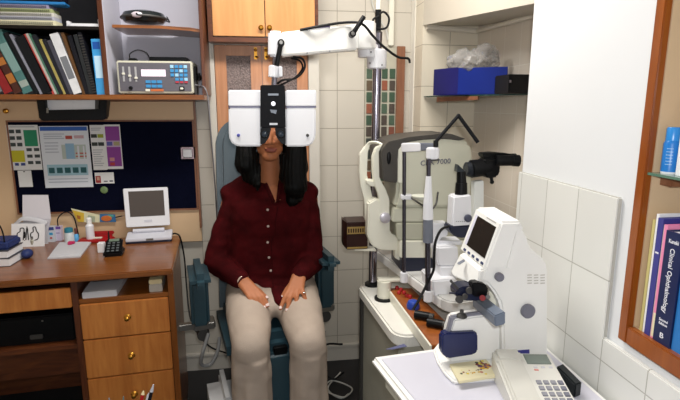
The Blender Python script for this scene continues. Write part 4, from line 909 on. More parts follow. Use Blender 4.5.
MB().prism([cb_+V((-.025, -.02, ZL-.052-ZA)), cb_+V((.12, -.02, ZL-.052-ZA)), cb_+V((.12, .03, ZL-.052-ZA)), cb_+V((-.025, .03, ZL-.052-ZA))], (0, 0, .008), .001).build('column_bracket', cream_plastic, sl)
MB().lathe([(.030, 0), (.030, ZL-.052-ZA)], cb_).build('lift_column', cream_plastic, sl)
MB().lathe([(.042, 0), (.042, .008), (.031, .011)], cb_).build('column_ring', black, sl)
MB().lathe([(.034, 0), (.034, ZL-.044-ZA)], sw(.25, -.18, ZA)).build('lift_column', cream_plastic, sl)
# wooden tray on the table
w0, w1, w2, w3 = atz(389, 288, ZA+.045), atz(432, 345, ZA+.045), atz(470, 345, ZA+.045), atz(412, 288, ZA+.045)
t = thing('wooden_tray', 'reddish wooden tray with white edge lying on the rear table under the platform', 'tray', (w0+w1)/2-V((0, 0, .04)))
MB().prism([q-V((0, 0, .045)) for q in (w0, w1, w2, w3)], (0, 0, .045), .002).build('board', wood('tray_wood', '8A4A1E', 'A05A28', .3), t)
ed = (w1-w0); nn_ = V((ed.y, -ed.x, 0)).normalized()
MB().prism([w0-V((0, 0, .045))+nn_*-.0, w1-V((0, 0, .045)), w1-V((0, 0, .045))-nn_*-.012 if False else w1-V((0, 0, .045))+V((-.007, 0, 0)), w0-V((0, 0, .045))+V((-.007, 0, 0))], (0, 0, .043), .001).build('edge_strip', cream_plastic, t)
k = 0
for px, py in ((395, 287), (399, 289), (397, 292), (402, 292), (405, 295), (408, 296)):
    p = atz(px+2, py+2, ZA+.045); tag(MB().lathe([(.007, 0), (.009, .004), (.007, .012), (.002, .015)], p).build('red_cap', red_p), 'small red cap lying at the far end of the wooden tray', 'cap', 'red caps on the wooden tray')
p = atz(413, 308, ZA+.045)
tag(MB().lathe([(.024, 0), (.026, .012), (.020, .028), (.008, .034)], p).build('round_container', mat('deep_blue', '1E3FA0', .35)), 'round blue container on the wooden tray', 'container')
for (px, py, lab) in ((424, 320, 'black eyepiece tube lying on the wooden tray beside the blue container'), (437, 328, 'black cylindrical part at the near end of the wooden tray')):
    p = atz(px, py, ZA+.045)+V((0, 0, .016)); t = thing('eyepiece_tube', lab, 'tube', p-V((0, 0, .016)))
    d_ = V((.8, -.5, 0)).normalized(); MB().cyl(p-d_*.035, p+d_*.02, .016).build('barrel', satin_black, t); MB().cyl(p+d_*.02, p+d_*.035, .0145).build('knurled_ring', dark_grey, t)

# ------------------------------------------------------------------ refractometer (rear)
yR = 1.90
rf = thing('refractometer', 'large ivory autorefractor with dark rear hood behind the slit lamp', 'device', at(440, 268, yR+.1))
MB().pp([(404, 140), (424, 136.5), (450, 136), (462, 138.5), (470, 144), (473, 156), (472, 208), (394, 208), (397, 190), (398, 150)], yR, .24, .012, 4).build('housing', ivory_plastic, rf)
MB().pp([(382, 150), (388, 142), (410, 137), (440, 134), (452, 134), (466, 139), (460, 140.5), (440, 138.8), (412, 141), (404, 143.5), (399, 150), (397, 183), (384, 181)], yR-.003, .25, .003).build('rear_hood', mat('hood_brown_grey', '3C3833', .45), rf)
MB().pp([(398, 149), (403, 144.5), (406, 150), (405, 183), (398, 183)], yR-.005, .02, .004).build('hood_rim', cream_plastic, rf)
p = at(389, 158, yR-.004); MB().ell((p.x, yR-.002, p.z), (.009, .006, .026)).build('objective_window', satin_black, rf)
MB().pp([(394, 208), (472, 208), (473, 222), (392, 222)], yR+.003, .23, .004).build('waist', ivory_plastic, rf)
MB().pp([(396, 222.8), (474, 222.8), (475, 240), (398, 240)], yR+.0, .23, .004).build('lower_body', mat('ivory_dark', 'B9B8A6', .45), rf)
q = at(400, 258, yR); MB().pp([(400, 240.8), (475, 240.8), (475, 258), (400, 258)], yR-.006, .22, .004).build('base_cover', cream_plastic, rf)
zq = at(400, 258, yR-.006).z
MB().span((at(402, 258, yR).x, yR, ZL), (at(475, 258, yR).x, yR+.18, zq), .002).build('base_plate', navy_black, rf)
# model lettering
tx0 = at(420.5, 163.8, yR); tx1 = at(450.5, 160.8, yR); tc_ = (tx0+tx1)/2
text('lettering', 'CRK 7000', .03, (tc_.x, yR-.0006, tc_.z), (tx1.x-tx0.x, 0, (tx1.z-tx0.z)*.8), (0, 0, 1), mat('letter_navy', '2A2C55', .5), rf, (abs(tx1.x-tx0.x), .020))
# its chin rest: two curved uprights with knob
yK = 1.93
ck = thing('chin_rest', 'cream chin rest with two bent uprights and a round knob left of the autorefractor', 'chin rest', at(385, 245, yK))
def strip(px, Y, d, m, nm, parent, bev=.003): return MB().pp(px, Y, d, bev).build(nm, m, parent)
strip([(366, 146), (371, 143), (368, 152), (367, 175), (371, 190), (373, 200), (372, 222), (366, 222), (364.5, 200), (360.5, 185), (359.5, 172), (360, 154)], yK+.05, .03, cream_plastic, 'upright', ck)
strip([(383, 144), (379, 152), (379.5, 178), (386, 190), (389.5, 200), (389.5, 222), (379, 222), (379, 196), (374.5, 184), (373, 172), (373, 156), (376, 148)], yK, .035, cream_plastic, 'upright', ck)
MB().tube([at(366.5, 147, yK+.06), at(370, 143, yK+.055), at(377, 142.5, yK+.03), at(382.5, 145, yK+.015)], .011, 10, 5, .5).build('forehead_band', cream_plastic, ck)
MB().pp([(367, 180), (376, 181), (376, 186), (372, 187), (367, 184)], yK+.01, .06, .004).build('chin_cup', cream_plastic, ck)
strip([(368.5, 203), (377, 198), (390, 210), (390, 233), (400, 238), (403, 244), (402, 251), (380, 250), (372, 246), (367.5, 236)], yK+.004, .06, cream_plastic, 'bracket', ck, .006)
p = at(384.8, 217.5, yK); MB().lathe([(.022, 0), (.023, .008), (.021, .015), (.012, .018)], p, (0, -1, 0), 28).build('knob', mat('pale_metal_knob', 'C2BEC6', .3, .5), ck)
strip([(395, 250), (402, 250), (402, 262), (395, 258)], yK+.01, .04, cream_plastic, 'foot', ck, .002)

# ------------------------------------------------------------------ slit lamp
p1 = atz(404, 281, ZL-.02); p2 = atz(428, 300, ZL-.02)
slit = thing('slit_lamp', 'black and white slit lamp microscope on the raised platform', 'slit lamp', sw(.18, -LS*.75, ZL))
def rod(p, px, pytop): q = at(px, pytop, p.y); return p, q
for (p, px, pt, ch, wtop) in ((p1, 404.3, 152, (275, 284), None), (p2, 427.8, 238, (286, 300), None)):
    q = at(px, pt, p.y); MB().cyl(p, q, .0075 if p is p1 else .010, n=16).build('post', mat('post_metal', '55525C', .25, .9), slit)
    c0 = p+V((0, 0, -.004)); MB().cyl(c0, c0+V((0, 0, .042)), .0165, n=20, bev=.002).build('post_clamp', white_plastic, slit)
y1 = p1.y; y2 = p2.y
# forehead rest bar between posts
MB().prism([at(403, 152.5, y1), at(403, 143.5, y1), at(421, 143.0, y1-.08), at(421, 151.5, y1-.08)], (0, .03, 0), .003).build('forehead_clamp', white_plastic, slit)
MB().prism([at(421, 143.2, y1-.08), at(436, 143.5, y1-.14), at(436, 150, y1-.14), at(421, 151, y1-.08)], (0, .03, 0), .003).build('grey_joint', grey_plastic, slit)
MB().cyl(at(432.5, 159, y2+.02), at(432.8, 147.5, y2+.02), .0235, n=28, bev=.004).build('forehead_joint', white_plastic, slit)
MB().cyl(at(432.5, 160.5, y2+.02), at(432.5, 158.8, y2+.02), .022, n=28).build('joint_ring', dark_grey, slit)
MB().cyl(at(428.5, 178, y2), at(428.8, 159, y2), .0075).build('post_upper', mat('post_metal', '55525C', .25, .9), slit)
MB().cyl(at(428, 219, y2), at(428, 203, y2), .019, .0165, n=24).cyl(at(428, 203, y2), at(428.6, 176, y2), .0165, .0095, n=24).build('post_sleeve', white_plastic, slit)
MB().cyl(at(428, 242, y2), at(428, 218, y2), .0185, .0175, n=14).build('grip', grey_plastic, slit)
MB().cyl(at(436, 140.5, y2+.02), at(435.8, 147, y2+.02), .009).build('light_swivel', black, slit)
fa = [at(435.5, 142, y2+.02), at(458.5, 115.5, y2+.03), at(478, 142.5, y2+.0)]
MB().tube(fa[:2], .0062, 8, 1).ell(fa[1], .0068).tube(fa[1:], .0068, 8, 1).build('fixation_arm', panel_black, slit)
MB().span(at(402, 200, y1-.01), at(411, 193.5, y1+.02), .003).build('chin_bracket', white_plastic, slit)
MB().tube([at(410, 197, y1), at(419, 203, y1-.06), at(430, 209, y2+.06), at(436, 204, y2+.1), at(438, 192, y2+.12)], .0035, 8, 5).build('chin_wire', dark_grey, slit)
MB().lathe([(.03, 0), (.036, .008), (.036, .012), (.0, .012)], at(421, 196, y1-.08)+V((0, 0, -.01)), n=24).build('chin_cup', mat('chin_pale', 'C9CABC', .4), slit)
# base and arms
yM = y2+.10
MB().pp([(437, 247), (458, 246), (459, 264), (455, 267), (440, 267), (437, 263)], yM-.05, .07, .006, 3).build('base_drum', white_plastic, slit)
MB().pp([(432, 281), (455, 279), (462, 285), (462, 299), (434, 297)], yM-.10, .14, .005, 3).build('base_block', white_plastic, slit)
MB().pp([(441, 267), (456, 267), (456, 280), (441, 281)], yM-.06, .09, .003).build('base_neck', white_plastic, slit)
MB().pp([(430, 223.5), (448, 223), (448, 236), (441, 238), (438, 248), (430, 248)], yM, .05, .004).build('arm_bracket', white_plastic, slit)
MB().pp([(432, 241.5), (462, 241), (462, 245), (432, 246)], yM-.01, .07, .002).build('swing_arm', white_plastic, slit)
MB().pp([(453.5, 196.5), (471.5, 194.5), (472, 226), (452, 227.5)], yM-.06, .06, .005, 3).build('lamp_house', white_plastic, slit)
MB().pp([(449, 226), (471.5, 225), (471.5, 236.5), (464, 238.5), (456, 237.5), (450, 232)], yM-.063, .065, .006, 3).build('lamp_house_base', navy_black, slit)
p = at(467.5, 218, yM-.06); MB().lathe([(.014, 0), (.0145, .008), (.010, .012)], p, (0, -1, 0), 20).build('knob', mat('knob_slate', '45485A', .4), slit)
for k in range(5): MB().ell(at(456.5+2*k, 221.5, yM-.061), .0016).build('index_dot', black, slit)
MB().cyl(at(461, 197, yM-.03), at(461.5, 182, yM-.03), .024, .021, n=22, bev=.003).cyl(at(461.5, 182, yM-.03), at(461.2, 171, yM-.03), .018, .016, n=20).build('illumination_tube', satin_black, slit)
MB().pp([(457, 172), (466, 172), (458, 164.5)], yM-.045, .03, .001).build('prism_mirror', mat('mirror_dark', '2A3036', .12, .4), slit)
MB().pp([(474.5, 182), (484, 180.5), (484, 226), (474.5, 228)], yM+.0, .035, .003).build('microscope_arm', mat('arm_pale', 'E2E4E0', .4), slit)
ym = yM+.02
MB().cyl(at(465.5, 169, ym), at(471, 169.3, ym), .026, .030, n=26).build('objective_lens', mat('lens_barrel', '23262C', .2), slit)
MB().cyl(at(470, 169, ym), at(490, 166.8, ym), .034, .032, n=28, bev=.004).build('microscope_body', satin_black, slit)
MB().pp([(484, 159), (499, 158), (501, 170), (498, 177), (489, 179), (485, 176)], ym-.028, .06, .006, 3).build('microscope_housing', satin_black, slit)
MB().cyl(at(496, 160.5, ym-.025), at(512, 160.5, ym-.035), .021, .020, n=22).cyl(at(512, 160.5, ym-.035), at(519.5, 160.8, ym-.04), .0215, .022, n=22, bev=.002).build('eyepiece', satin_black, slit)
MB().cyl(at(494, 160, ym+.05), at(508, 159, ym+.05), .021, .020, n=22).cyl(at(508, 159, ym+.05), at(515.5, 159, ym+.05), .0215, .022, n=22, bev=.002).build('eyepiece', satin_black, slit)
MB().pp([(483, 153.5), (494, 152.5), (512, 154), (512, 158), (484, 158)], ym-.01, .05, .003).build('magnification_drum', black, slit)
MB().cyl(at(491, 174, ym-.02), at(492, 183, ym-.02), .006).ell(at(492, 182, ym-.02), .008).build('locking_knob', black, slit)
MB().cyl(at(424, 292, y2), at(424, 292, y2)+V((0, 0, .002)), .001) if False else None
tag(MB().tube([at(449, 226, yM-.07), at(441, 230, yM-.11), at(435.5, 242, yM-.13), at(434, 258, yM-.14), at(433.5, 270, yM-.14), at(427, 284, y2-.03), at(420, 298, y2-.05), at(413, 310, y2-.07)], .0048).build('lamp_cable', cable_m), 'dark cable arching from the slit lamp housing down past the posts', 'cable')

# ------------------------------------------------------------------ front table
ZT = .78
tF = thing('front_table', 'white front table with lavender top and cream rounded rim', 'table', (.55, 1.2, 0))
c0 = atz(371, 355, ZT); c1 = atz(411, 406, ZT); d_ = (c1-c0).normalized(); perp = V((-d_.y, d_.x, 0)); 
if perp.x < 0: perp = -perp
E0 = c0; L_ = .62
P0 = E0; P1 = E0+d_*L_; P3 = atz(441, 345.5, ZT); bd = (P3-P0).normalized()
xr = XW-.025
P3 = P0+bd*((xr-P0.x)/bd.x); P2 = V((xr, P1.y, ZT))
def inset(q, m_): c_ = (P0+P1+P2+P3)/4; return q+(c_-q).normalized()*m_
dz = V((0, 0, .03))
MB().prism([P0-dz, P1-dz, P2-dz, P3-dz], (0, 0, .026), .010, 3).build('rim', warm_white, tF)
MB().prism([inset(q, .036)-V((0, 0, .004)) for q in (P0, P1, P2, P3)], (0, 0, .004), .001).build('top_surface', mat('lavender_top', 'CFCED9', .35, var=.02), tF)
MB().prism([inset(q, .05)-V((0, 0, .09)) for q in (P0, P1, P2, P3)], (0, 0, .06), .004).build('apron', cream_plastic, tF)
p = (P0+P2)/2; MB().lathe([(.07, 0.03), (.07, ZT-.09)], (p.x, p.y, 0)).build('column', cream_plastic, tF)
MB().box((p.x, p.y, .02), (.36, .46, .04), bev=.012).build('base', dark_grey, tF)
MB().prism([atz(386, 349.6, ZT+.001), atz(404, 344.3, ZT+.001), atz(407, 346.6, ZT+.001), atz(393, 349.6, ZT+.001)], (0, 0, .002)).build('handle_label', mat('slate_label', '55587A', .4), tF)

# ------------------------------------------------------------------ lensmeter
yLm = 1.14; dLm = .16
lm = thing('auto_lensmeter', 'white auto lensmeter with tilted dark screen on the front table', 'device', at(490, 372, yLm+.05))
lm_m = warm_white; zt_ = ZT
def lz(px, py, Y): q = at(px, py, Y); q.z = max(q.z, zt_); return q
# base plate
bp = [atz(433, 353, ZT), atz(437, 365, ZT), atz(444, 376, ZT), atz(453, 385, ZT), atz(505, 381, ZT), atz(545, 362, ZT), atz(545, 345, ZT), atz(440, 344, ZT)]
MB().prism(bp, (0, 0, .014), .005, 3).build('base_plate', lm_m, lm)
zb_ = ZT+.014
yc_ = 1.22
def col_(px, Y, d, nm, m, bev=.006, seg=3):
    pts = [at(x, y, Y) for x, y in px]
    for q in pts: q.z = max(q.z, zb_)
    return MB().prism(pts, (0, d, 0), bev, seg).build(nm, m, lm)
# main column and head: side profile
head = col_([(503, 372), (502, 318), (500, 303), (494, 292), (487, 284), (480, 281), (501, 222), (507, 222.5), (521, 229), (527, 235), (529.5, 247), (546, 261), (548, 268), (547, 372)], yc_, .115, 'body', lm_m, .007)
# screen head (leaning face towards the left)
yh = 1.215
S_ = [(480.0, 217.5), (497.5, 226.0), (485.5, 257.5), (469.0, 246.5)]
# bezel plane: right edge at depth yh, left edge deeper
def hd(px, py, near=True):
    return at(px, py, yh if near else yh+.155)
bz_ = [hd(476, 207, 0), hd(501.5, 222), hd(484, 270), hd(459, 250, 0)]
bzd = V((.06, 0, 0))
hb_ = MB().prism(bz_, bzd, .006, 3).build('screen_head', lm_m, lm)
MB().prism([hd(476, 207, 0)+V((.05, 0, 0)), hd(501.5, 222)+V((.045, 0, 0)), hd(484, 270)+V((.06, 0, 0)), hd(459, 250, 0)+V((.06, 0, 0))], (.022, 0, -.012), .006, 3).build('head_rear', lm_m, lm)
def onb(u, v, o=0):
    n_ = (bz_[1]-bz_[0]).cross(bz_[3]-bz_[0]).normalized()
    if n_.x > 0: n_ = -n_
    return (bz_[0]*(1-u)+bz_[1]*u)*(1-v)+(bz_[3]*(1-u)+bz_[2]*u)*v+n_*o
def quadb(u0, v0, u1, v1, o0, o1, nm, m, par, bev=0):
    ps = [onb(u, v, o0) for u, v in ((u0, v0), (u1, v0), (u1, v1), (u0, v1))]; n_ = onb(0, 0, 1)-onb(0, 0, 0)
    return MB().prism(ps, n_*(o1-o0), bev).build(nm, m, par)
sc_ = quadb(.20, .14, .90, .80, .0, .0015, 'screen', screen_m, hb_)
quadb(.11, .13, .19, .80, .0, .001, 'side_strip', mat('strip_pale', 'DAD8E6', .3), hb_)
quadb(.5, .06, .85, .085, .0, .0008, 'model_plate', mat('plate_grey', 'B4B0AE', .5), hb_)
for k in range(5): quadb(.16+.17*k, .885, .24+.17*k, .935, .0, .003, 'soft_key', mat('soft_key', '3E4668', .4), hb_, .0008)
# console under the screen
MB().prism([at(460, 253, yh+.12), at(480, 270, yh+.0), at(478, 288, yh+.0), at(452, 276, yh+.09), at(450, 272, yh+.11)], (.045, .02, 0), .005, 3).build('nose_console', lm_m, lm)
quad_ = [at(457.5, 264, yh+.06), at(462.5, 261, yh+.07), at(464.5, 263, yh+.06), at(459.5, 266, yh+.05)]
MB().prism([q+V((-.004, -.004, .004)) for q in quad_], (.01, .01, 0), .001).build('button', grey_plastic, lm)
# recess
MB().prism([at(489, 290, yc_+.03), at(500, 303, yc_+.03), at(502, 318, yc_+.03), at(502, 355, yc_+.03), at(494, 355, yc_+.03)], (.02, .08, 0), .004).build('column_recess', cream_plastic, lm)
for px, py, r_, Y in ((498, 276, .0125, yc_), (526.5, 310, .0205, yc_)):
    p = at(px, py, Y); MB().lathe([(r_*.9, 0), (r_, .003), (r_, .012), (r_*.85, .016), (.0, .016)], p, (0, -1, 0), 24).build('knob', mat('knob_grey', '73737F', .45), lm)
for r_ in range(4):
    for k in range(3):
        p = at(529.5+6.5*k, 275+2.7*r_, yc_); MB().box((p.x, p.y, p.z), (.013, .002, .0025)).build('vent_slot', mat('vent_grey', 'B9B5AC', .5), head)
MB().pp([(517, 350.5), (529.5, 349.5), (529.5, 354), (517, 355)], yc_-.001, .003).build('label_slot', mat('indigo_label', '3E3E86', .4), head)
# lower block with navy window
yb_ = 1.235
lb = col_([(450, 362), (449, 334), (454, 319.5), (470, 317), (496, 314), (500, 320), (500, 365)], yb_, .05, 'lower_block', lm_m, .005)
MB().pp([(446.5, 335), (451, 317), (470, 314), (494, 311), (496, 313.8), (471, 316.8), (454.5, 319.3), (450, 335)], yb_-.003, .016, .003).build('upper_edge', mat('slate_edge', '83838E', .45), lm)
pw = [at(x, y, yb_-.014) for x, y in ((442, 337), (446, 333.5), (476, 332), (478, 335), (478, 352), (474, 355), (448, 359), (442, 354))]
MB().prism(pw, (0, .03, 0), .004, 3).build('navy_cover', mat('navy_cover', '1A2350', .25), lm)
# stage bar and lens holder
yb2 = 1.06
b_a = at(470, 293, 1.30); bar = MB()
e_ = [at(494.5, 316, 1.11), at(505.5, 311.5, 1.11), at(505.5, 324.5, 1.11), at(495, 327, 1.11)]
bar.prism(e_, (b_a-at(492, 311, 1.11)), .003); bar.build('lens_stage_bar', mat('stage_slate', '6A7484', .4), lm)
hk = MB().pp([(456, 291), (462, 287), (477, 286), (482, 290), (488, 293), (487, 299), (478, 301), (466, 301), (457, 298)], 1.22, .05, .003).build('lens_holder', navy_black, lm)
for px, py, r_ in ((459, 299, .011), (464.5, 296, .008), (469, 290, .010)):
    p = at(px, py, 1.215); MB().lathe([(r_, 0), (r_, .006), (r_*.5, .007)], p, (0, -1, 0), 16).build('holder_roller', dark_grey, hk)
MB().pp([(472, 284), (477, 282.5), (486, 284.5), (489, 290), (486, 297), (474, 297)], 1.20, .03, .003).build('marker_unit', satin_black, lm)
MB().cyl(at(482.5, 298, 1.195), at(482.5, 298, 1.185), .008).build('red_knob', mat('deep_red', '780C10', .5, spec=.2), lm)
MB().cyl(at(488, 297, 1.195), at(488, 297, 1.185), .006).build('dark_knob', dark_grey, lm)
MB().cyl(at(450.5, 280.5, 1.22), at(458, 289, 1.22), .0035).build('lever', dark_grey, lm)
MB().cyl(at(449.5, 293, 1.22), at(458, 293.5, 1.22), .0025).build('lever', navy_black, lm)
MB().lathe([(.016, 0), (.013, .006), (.006, .010), (.005, .020)], at(461.5, 316.5, 1.235), n=18).build('lens_support', dark_grey, lm)
# printed booklet on the base
o_ = zb_+.0005
bk_ = [atz(449.5, 366.5, o_), atz(459, 384, o_), atz(499, 377.5, o_), atz(486, 361.5, o_)]
t = thing('booklet', 'cream booklet with a bright food picture on the lensmeter base', 'booklet', sum(bk_, V())/4)
MB().prism(bk_, (0, 0, .008), .001).build('pages', mat('booklet_cream', 'DCD3AE', .6), t)
def ob(u, v): return (bk_[0]*(1-u)+bk_[3]*u)*(1-v)+(bk_[1]*(1-u)+bk_[2]*u)*v+V((0, 0, .008))
pic = MB(); cols_ = ['7A2A22', 'C99A2E', '5A3A5A', 'D8C23A', 'B06A5A', '3E3A2A']
for i in range(46):
    u, v = (random.gauss(.78, .10), random.gauss(.38, .17)) if i < 30 else (random.uniform(.1, .7), random.uniform(.4, .75))
    u = min(.95, max(.05, u)); v = min(.9, max(.1, v)); s_ = random.uniform(.003, .008) if i < 30 else random.uniform(.001, .004)
    q = ob(u, v); pic.m(random.randrange(6)); pic.lathe([(s_, 0), (s_, .0003)], q+V((0, 0, .00005*i*.1)), n=8)
pic.build('cover_picture', [mat('pic_'+c, c, .6) for c in cols_], t)

# ------------------------------------------------------------------ telephone
zp = ZT
f0 = atz(495, 362, zp); f1 = atz(545, 353, zp+.05); 
tl = thing('telephone', 'cream desk telephone with handset and grey display in the front corner', 'telephone', (.70, 1.02, zp))
# body axes: along the phone's length towards the camera-right
ax = (atz(583, 402, zp+.03)-atz(546, 354, zp+.03)).normalized(); ay = V((-ax.y, ax.x, 0))      # ax near, ay to the right/back
if ay.x < 0: ay = -ay
Bo = atz(549, 353, zp+.07); Wd = .155; Ln = .23
def tp_(u, v, z): q = Bo+ax*u-ay*v; return V((q.x, q.y, z))
bd_ = MB().prism([tp_(0, 0, zp), tp_(Ln, 0, zp), tp_(Ln, 0, zp+.028), tp_(0, 0, zp+.07)], -ay*Wd, .004, 3).build('base', mat('phone_shell', 'D6D4CC', .4), tl)
def slope(u): return zp+.07-.042*u/Ln
def onphone(u0, v0, u1, v1, h, nm, m, par, bev=.0008):
    return MB().prism([tp_(u0, v0, slope(u0)-.001), tp_(u1, v0, slope(u1)-.001), tp_(u1, v1, slope(u1)-.001), tp_(u0, v1, slope(u0)-.001)], (0, 0, h+.001), bev).build(nm, m, par)
onphone(.008, .010, .046, .074, .002, 'display', mat('lcd_olive', '77827A', .25), bd_)
onphone(.066, .052, .071, .064, .0015, 'red_lamp', mat('pink_lamp', 'D88A80', .4), bd_)
for k in range(3): onphone(.055, .012+.02*k, .061, .022+.02*k, .0015, 'small_key', paper_grey, bd_)
for r_ in range(5):
    for k in range(4):
        onphone(.108+.020*r_, .007+.0180*k, .121+.020*r_, .020+.0180*k, .003, 'key', mat('key_slate', '6E6F7C', .45) if k == 0 else mat('key_mid', '8A8A92', .45), bd_)
hs = MB()
u_ = [(-.005, .118), (.03, .120), (.10, .120), (.17, .120), (.215, .118)]
hs.prism([tp_(.0, .086, slope(0)-.004), tp_(Ln+.01, .086, slope(Ln)-.004), tp_(Ln+.01, .150, slope(Ln)-.004), tp_(.0, .150, slope(0)-.004)], (0, 0, .013), .005, 3)
hs.prism([tp_(-.006, .080, slope(0)-.006), tp_(.05, .080, slope(.05)-.006), tp_(.05, .156, slope(.05)-.006), tp_(-.006, .156, slope(0)-.006)], (0, 0, .019), .012, 4)
hs.prism([tp_(Ln-.04, .080, slope(Ln)-.006), tp_(Ln+.016, .080, slope(Ln)-.006), tp_(Ln+.016, .156, slope(Ln)-.006), tp_(Ln-.04, .156, slope(Ln)-.006)], (0, 0, .024), .012, 4)
hs.build('handset', mat('handset_shell', 'CBC9C0', .35), tl)
t = tag(MB().prism([atz(555, 379, zp), atz(574, 399, zp), atz(581, 396, zp), atz(562, 376, zp)], (0, 0, .040), .004).build('adapter_block', mat('charcoal_block', '24282A', .5)), 'dark block standing behind the telephone against the tiled wall', 'block')

# ------------------------------------------------------------------ alcove shelf with blue box
zsf = at(480, 97, 2.2).z
t = thing('glass_shelf', 'dark edged glass shelf with wooden edge in the tiled alcove', 'shelf', (.95, 2.3, zsf))
e0 = at(437, 92.5, 2.30); e1 = at(478, 94.5, 2.05); e2 = at(526, 99, 1.90)
zsf = e1.z
MB().prism([(e0.x, 2.30, zsf-.006), (e1.x, 2.05, zsf-.006), (1.045, 1.80, zsf-.006), (1.064, 1.80, zsf-.006), (1.064, 2.505, zsf-.006), (e0.x, 2.505, zsf-.006)], (0, 0, .006)).build('glass', glass_dark, t)
MB().prism([(e0.x, 2.301, zsf-.03), (e1.x, 2.052, zsf-.022), (e1.x, 2.052, zsf-.0065), (e0.x, 2.301, zsf-.0065)], (.012, .01, 0)).build('wooden_edge', red_wood, t)
b0 = at(431.5, 92, 2.27); b1 = at(457.5, 93, 2.12); b2_ = at(509, 95, 1.98)
hb2 = .135
t = thing('storage_box', 'open blue cardboard box on the alcove glass shelf', 'box', (.95, 2.2, zsf))
bz0 = zsf
Q0 = V((b0.x+.01, b0.y, bz0)); Q1 = V((b1.x, b1.y, bz0)); Q2 = V((1.0, 2.02, bz0)); Q3 = V((1.04, 2.3, bz0))
def wallp(a, b_, h): return MB().prism([a, b_, b_+V((0, 0, h)), a+V((0, 0, h))], V((0, .006, 0)), .001)
wallp(Q0, Q1, .118).build('end_panel', mat('box_violet_blue', '1E1E60', .5, spec=.2, var=.08), t)
wallp(Q1, Q2, .115).build('front_panel', mat('box_blue', '06227C', .5, spec=.2, var=.06), t)
wallp(Q0, Q3, .115).build('back_panel', mat('box_blue', '0A2A86', .4), t)
wallp(Q3, Q2+V((0, .01, 0)), .115).build('end_panel', mat('box_blue', '0A2A86', .4), t)
MB().prism([Q0, Q1, Q2, Q3], (0, 0, .004)).build('bottom', mat('box_blue', '0A2A86', .4), t)
film = mat('clear_film', 'DCDAD8', .12, trans=.75, bump=1.0, bscale=40, ior=1.2)
fc = (Q0+Q1+Q2+Q3)/4+V((.0, 0, 0))
F_ = MB(); 
for k in range(7): F_.ell((fc.x+random.uniform(-.05, .06), fc.y+random.uniform(-.06, .03), bz0+.105+random.uniform(0, .075)), (random.uniform(.035, .055), random.uniform(.04, .06), random.uniform(.05, .08)), (random.random(), random.random(), 0), 14)
def filmwarp(c): return .020*noise.noise(c*22)+.010*noise.noise(c*60)
fo = mesh_obj('plastic_film', remeshed(F_, .008, 1, filmwarp), film, None, None, 12)
tag(fo, 'crumpled clear plastic film bulging out of the blue box', 'plastic')
q = at(506, 92, 1.90)
t = thing('black_case', 'small black case with silver clasp right of the blue box', 'case', (.99, 1.87, zsf))
MB().span((at(505, 90, 1.86).x, 1.83, zsf), (1.06, 1.955, zsf+.072), .003).build('case', satin_black, t)
MB().box((at(510, 85, 1.828).x, 1.829, zsf+.045), (.012, .004, .014), bev=.002).build('clasp', chrome, t)

# ------------------------------------------------------------------ wall recess with books, right
fy1 = atx(650, 60, XW).y
YI = 1.016; z_lo = .965
frm = struct(MB().span((XW-.014, YI, .940), (XW+.005, YI+.029, 1.95), .003).span((XW-.014, .3, .940), (XW+.005, YI, .985), .003).span((XW-.014, .3, 1.90), (XW+.005, YI, 1.95), .003).build('trim_5', wood('frame_wood', '8A4512', '9E5418', .3, (14, 14, 1.2), .3)))
struct(MB().span((XW+.005, .3, .93), (1.18, YI+.004, .985)).span((XW+.005, YI, .985), (1.18, YI+.004, 1.95)).span((1.17, .3, .985), (1.18, YI, 1.95)).build('trim_6', mat('recess_lining', 'D9BC98', .5, var=.04)))
zg = atx(668, 175, .87).z
t = thing('glass_shelf', 'thin green edged glass shelf in the wooden framed wall recess', 'shelf', (1.0, .7, zg))
MB().span((.860, .3, zg-.006), (1.168, YI-.002, zg)).build('glass', mat('green_glass', '5A7A68', .08), t)
MB().span((.895, YI-.035, zg-.030), (1.15, YI-.002, zg-.007)).build('support_batten', red_wood, t)
p = V((atx(669, 170, .89).x, atx(669, 170, .89).y, zg))
t = thing('spray_can', 'blue bottle with blue cap standing on the right glass shelf', 'bottle', p)
MB().lathe([(.0160, 0), (.0168, .003), (.0168, .005)], p).build('base_ring', white_plastic, t)
MB().lathe([(.0168, .005), (.0168, .068), (.0140, .074)], p).build('body', mat('can_blue', '1E78C8', .35), t)
mb = MB()
for k in range(6):
    zz = p.z+.022+k*.007
    for j in range(5):
        a = R(200+j*9); r_ = .0170; mb.box((p.x+r_*math.cos(a), p.y+r_*math.sin(a), zz), (.0006, .003-.0004*(k % 3), .0016), (0, 0, a))
mb.build('printed_lines', mat('can_print', '9CC6EA', .5), t)
MB().lathe([(.0140, .074), (.0140, .101), (.012, .104), (0, .104)], p).build('cap', mat('cap_blue', '2C8AD6', .3), t)
q = V((.90, atx(676.8, 172, .885).y-.019, zg)); t = thing('carton', 'white carton with red print at the right edge of the glass shelf', 'box', q)
MB().span((q.x-.02, q.y-.03, zg), (q.x+.06, q.y+.018, zg+.15), .001).build('box_body', white_plastic, t)
MB().span((q.x-.0206, q.y-.02, zg+.04), (q.x-.02, q.y+.01, zg+.07)).build('printed_patch', mat('pink_print', 'D88A9A', .5), t)
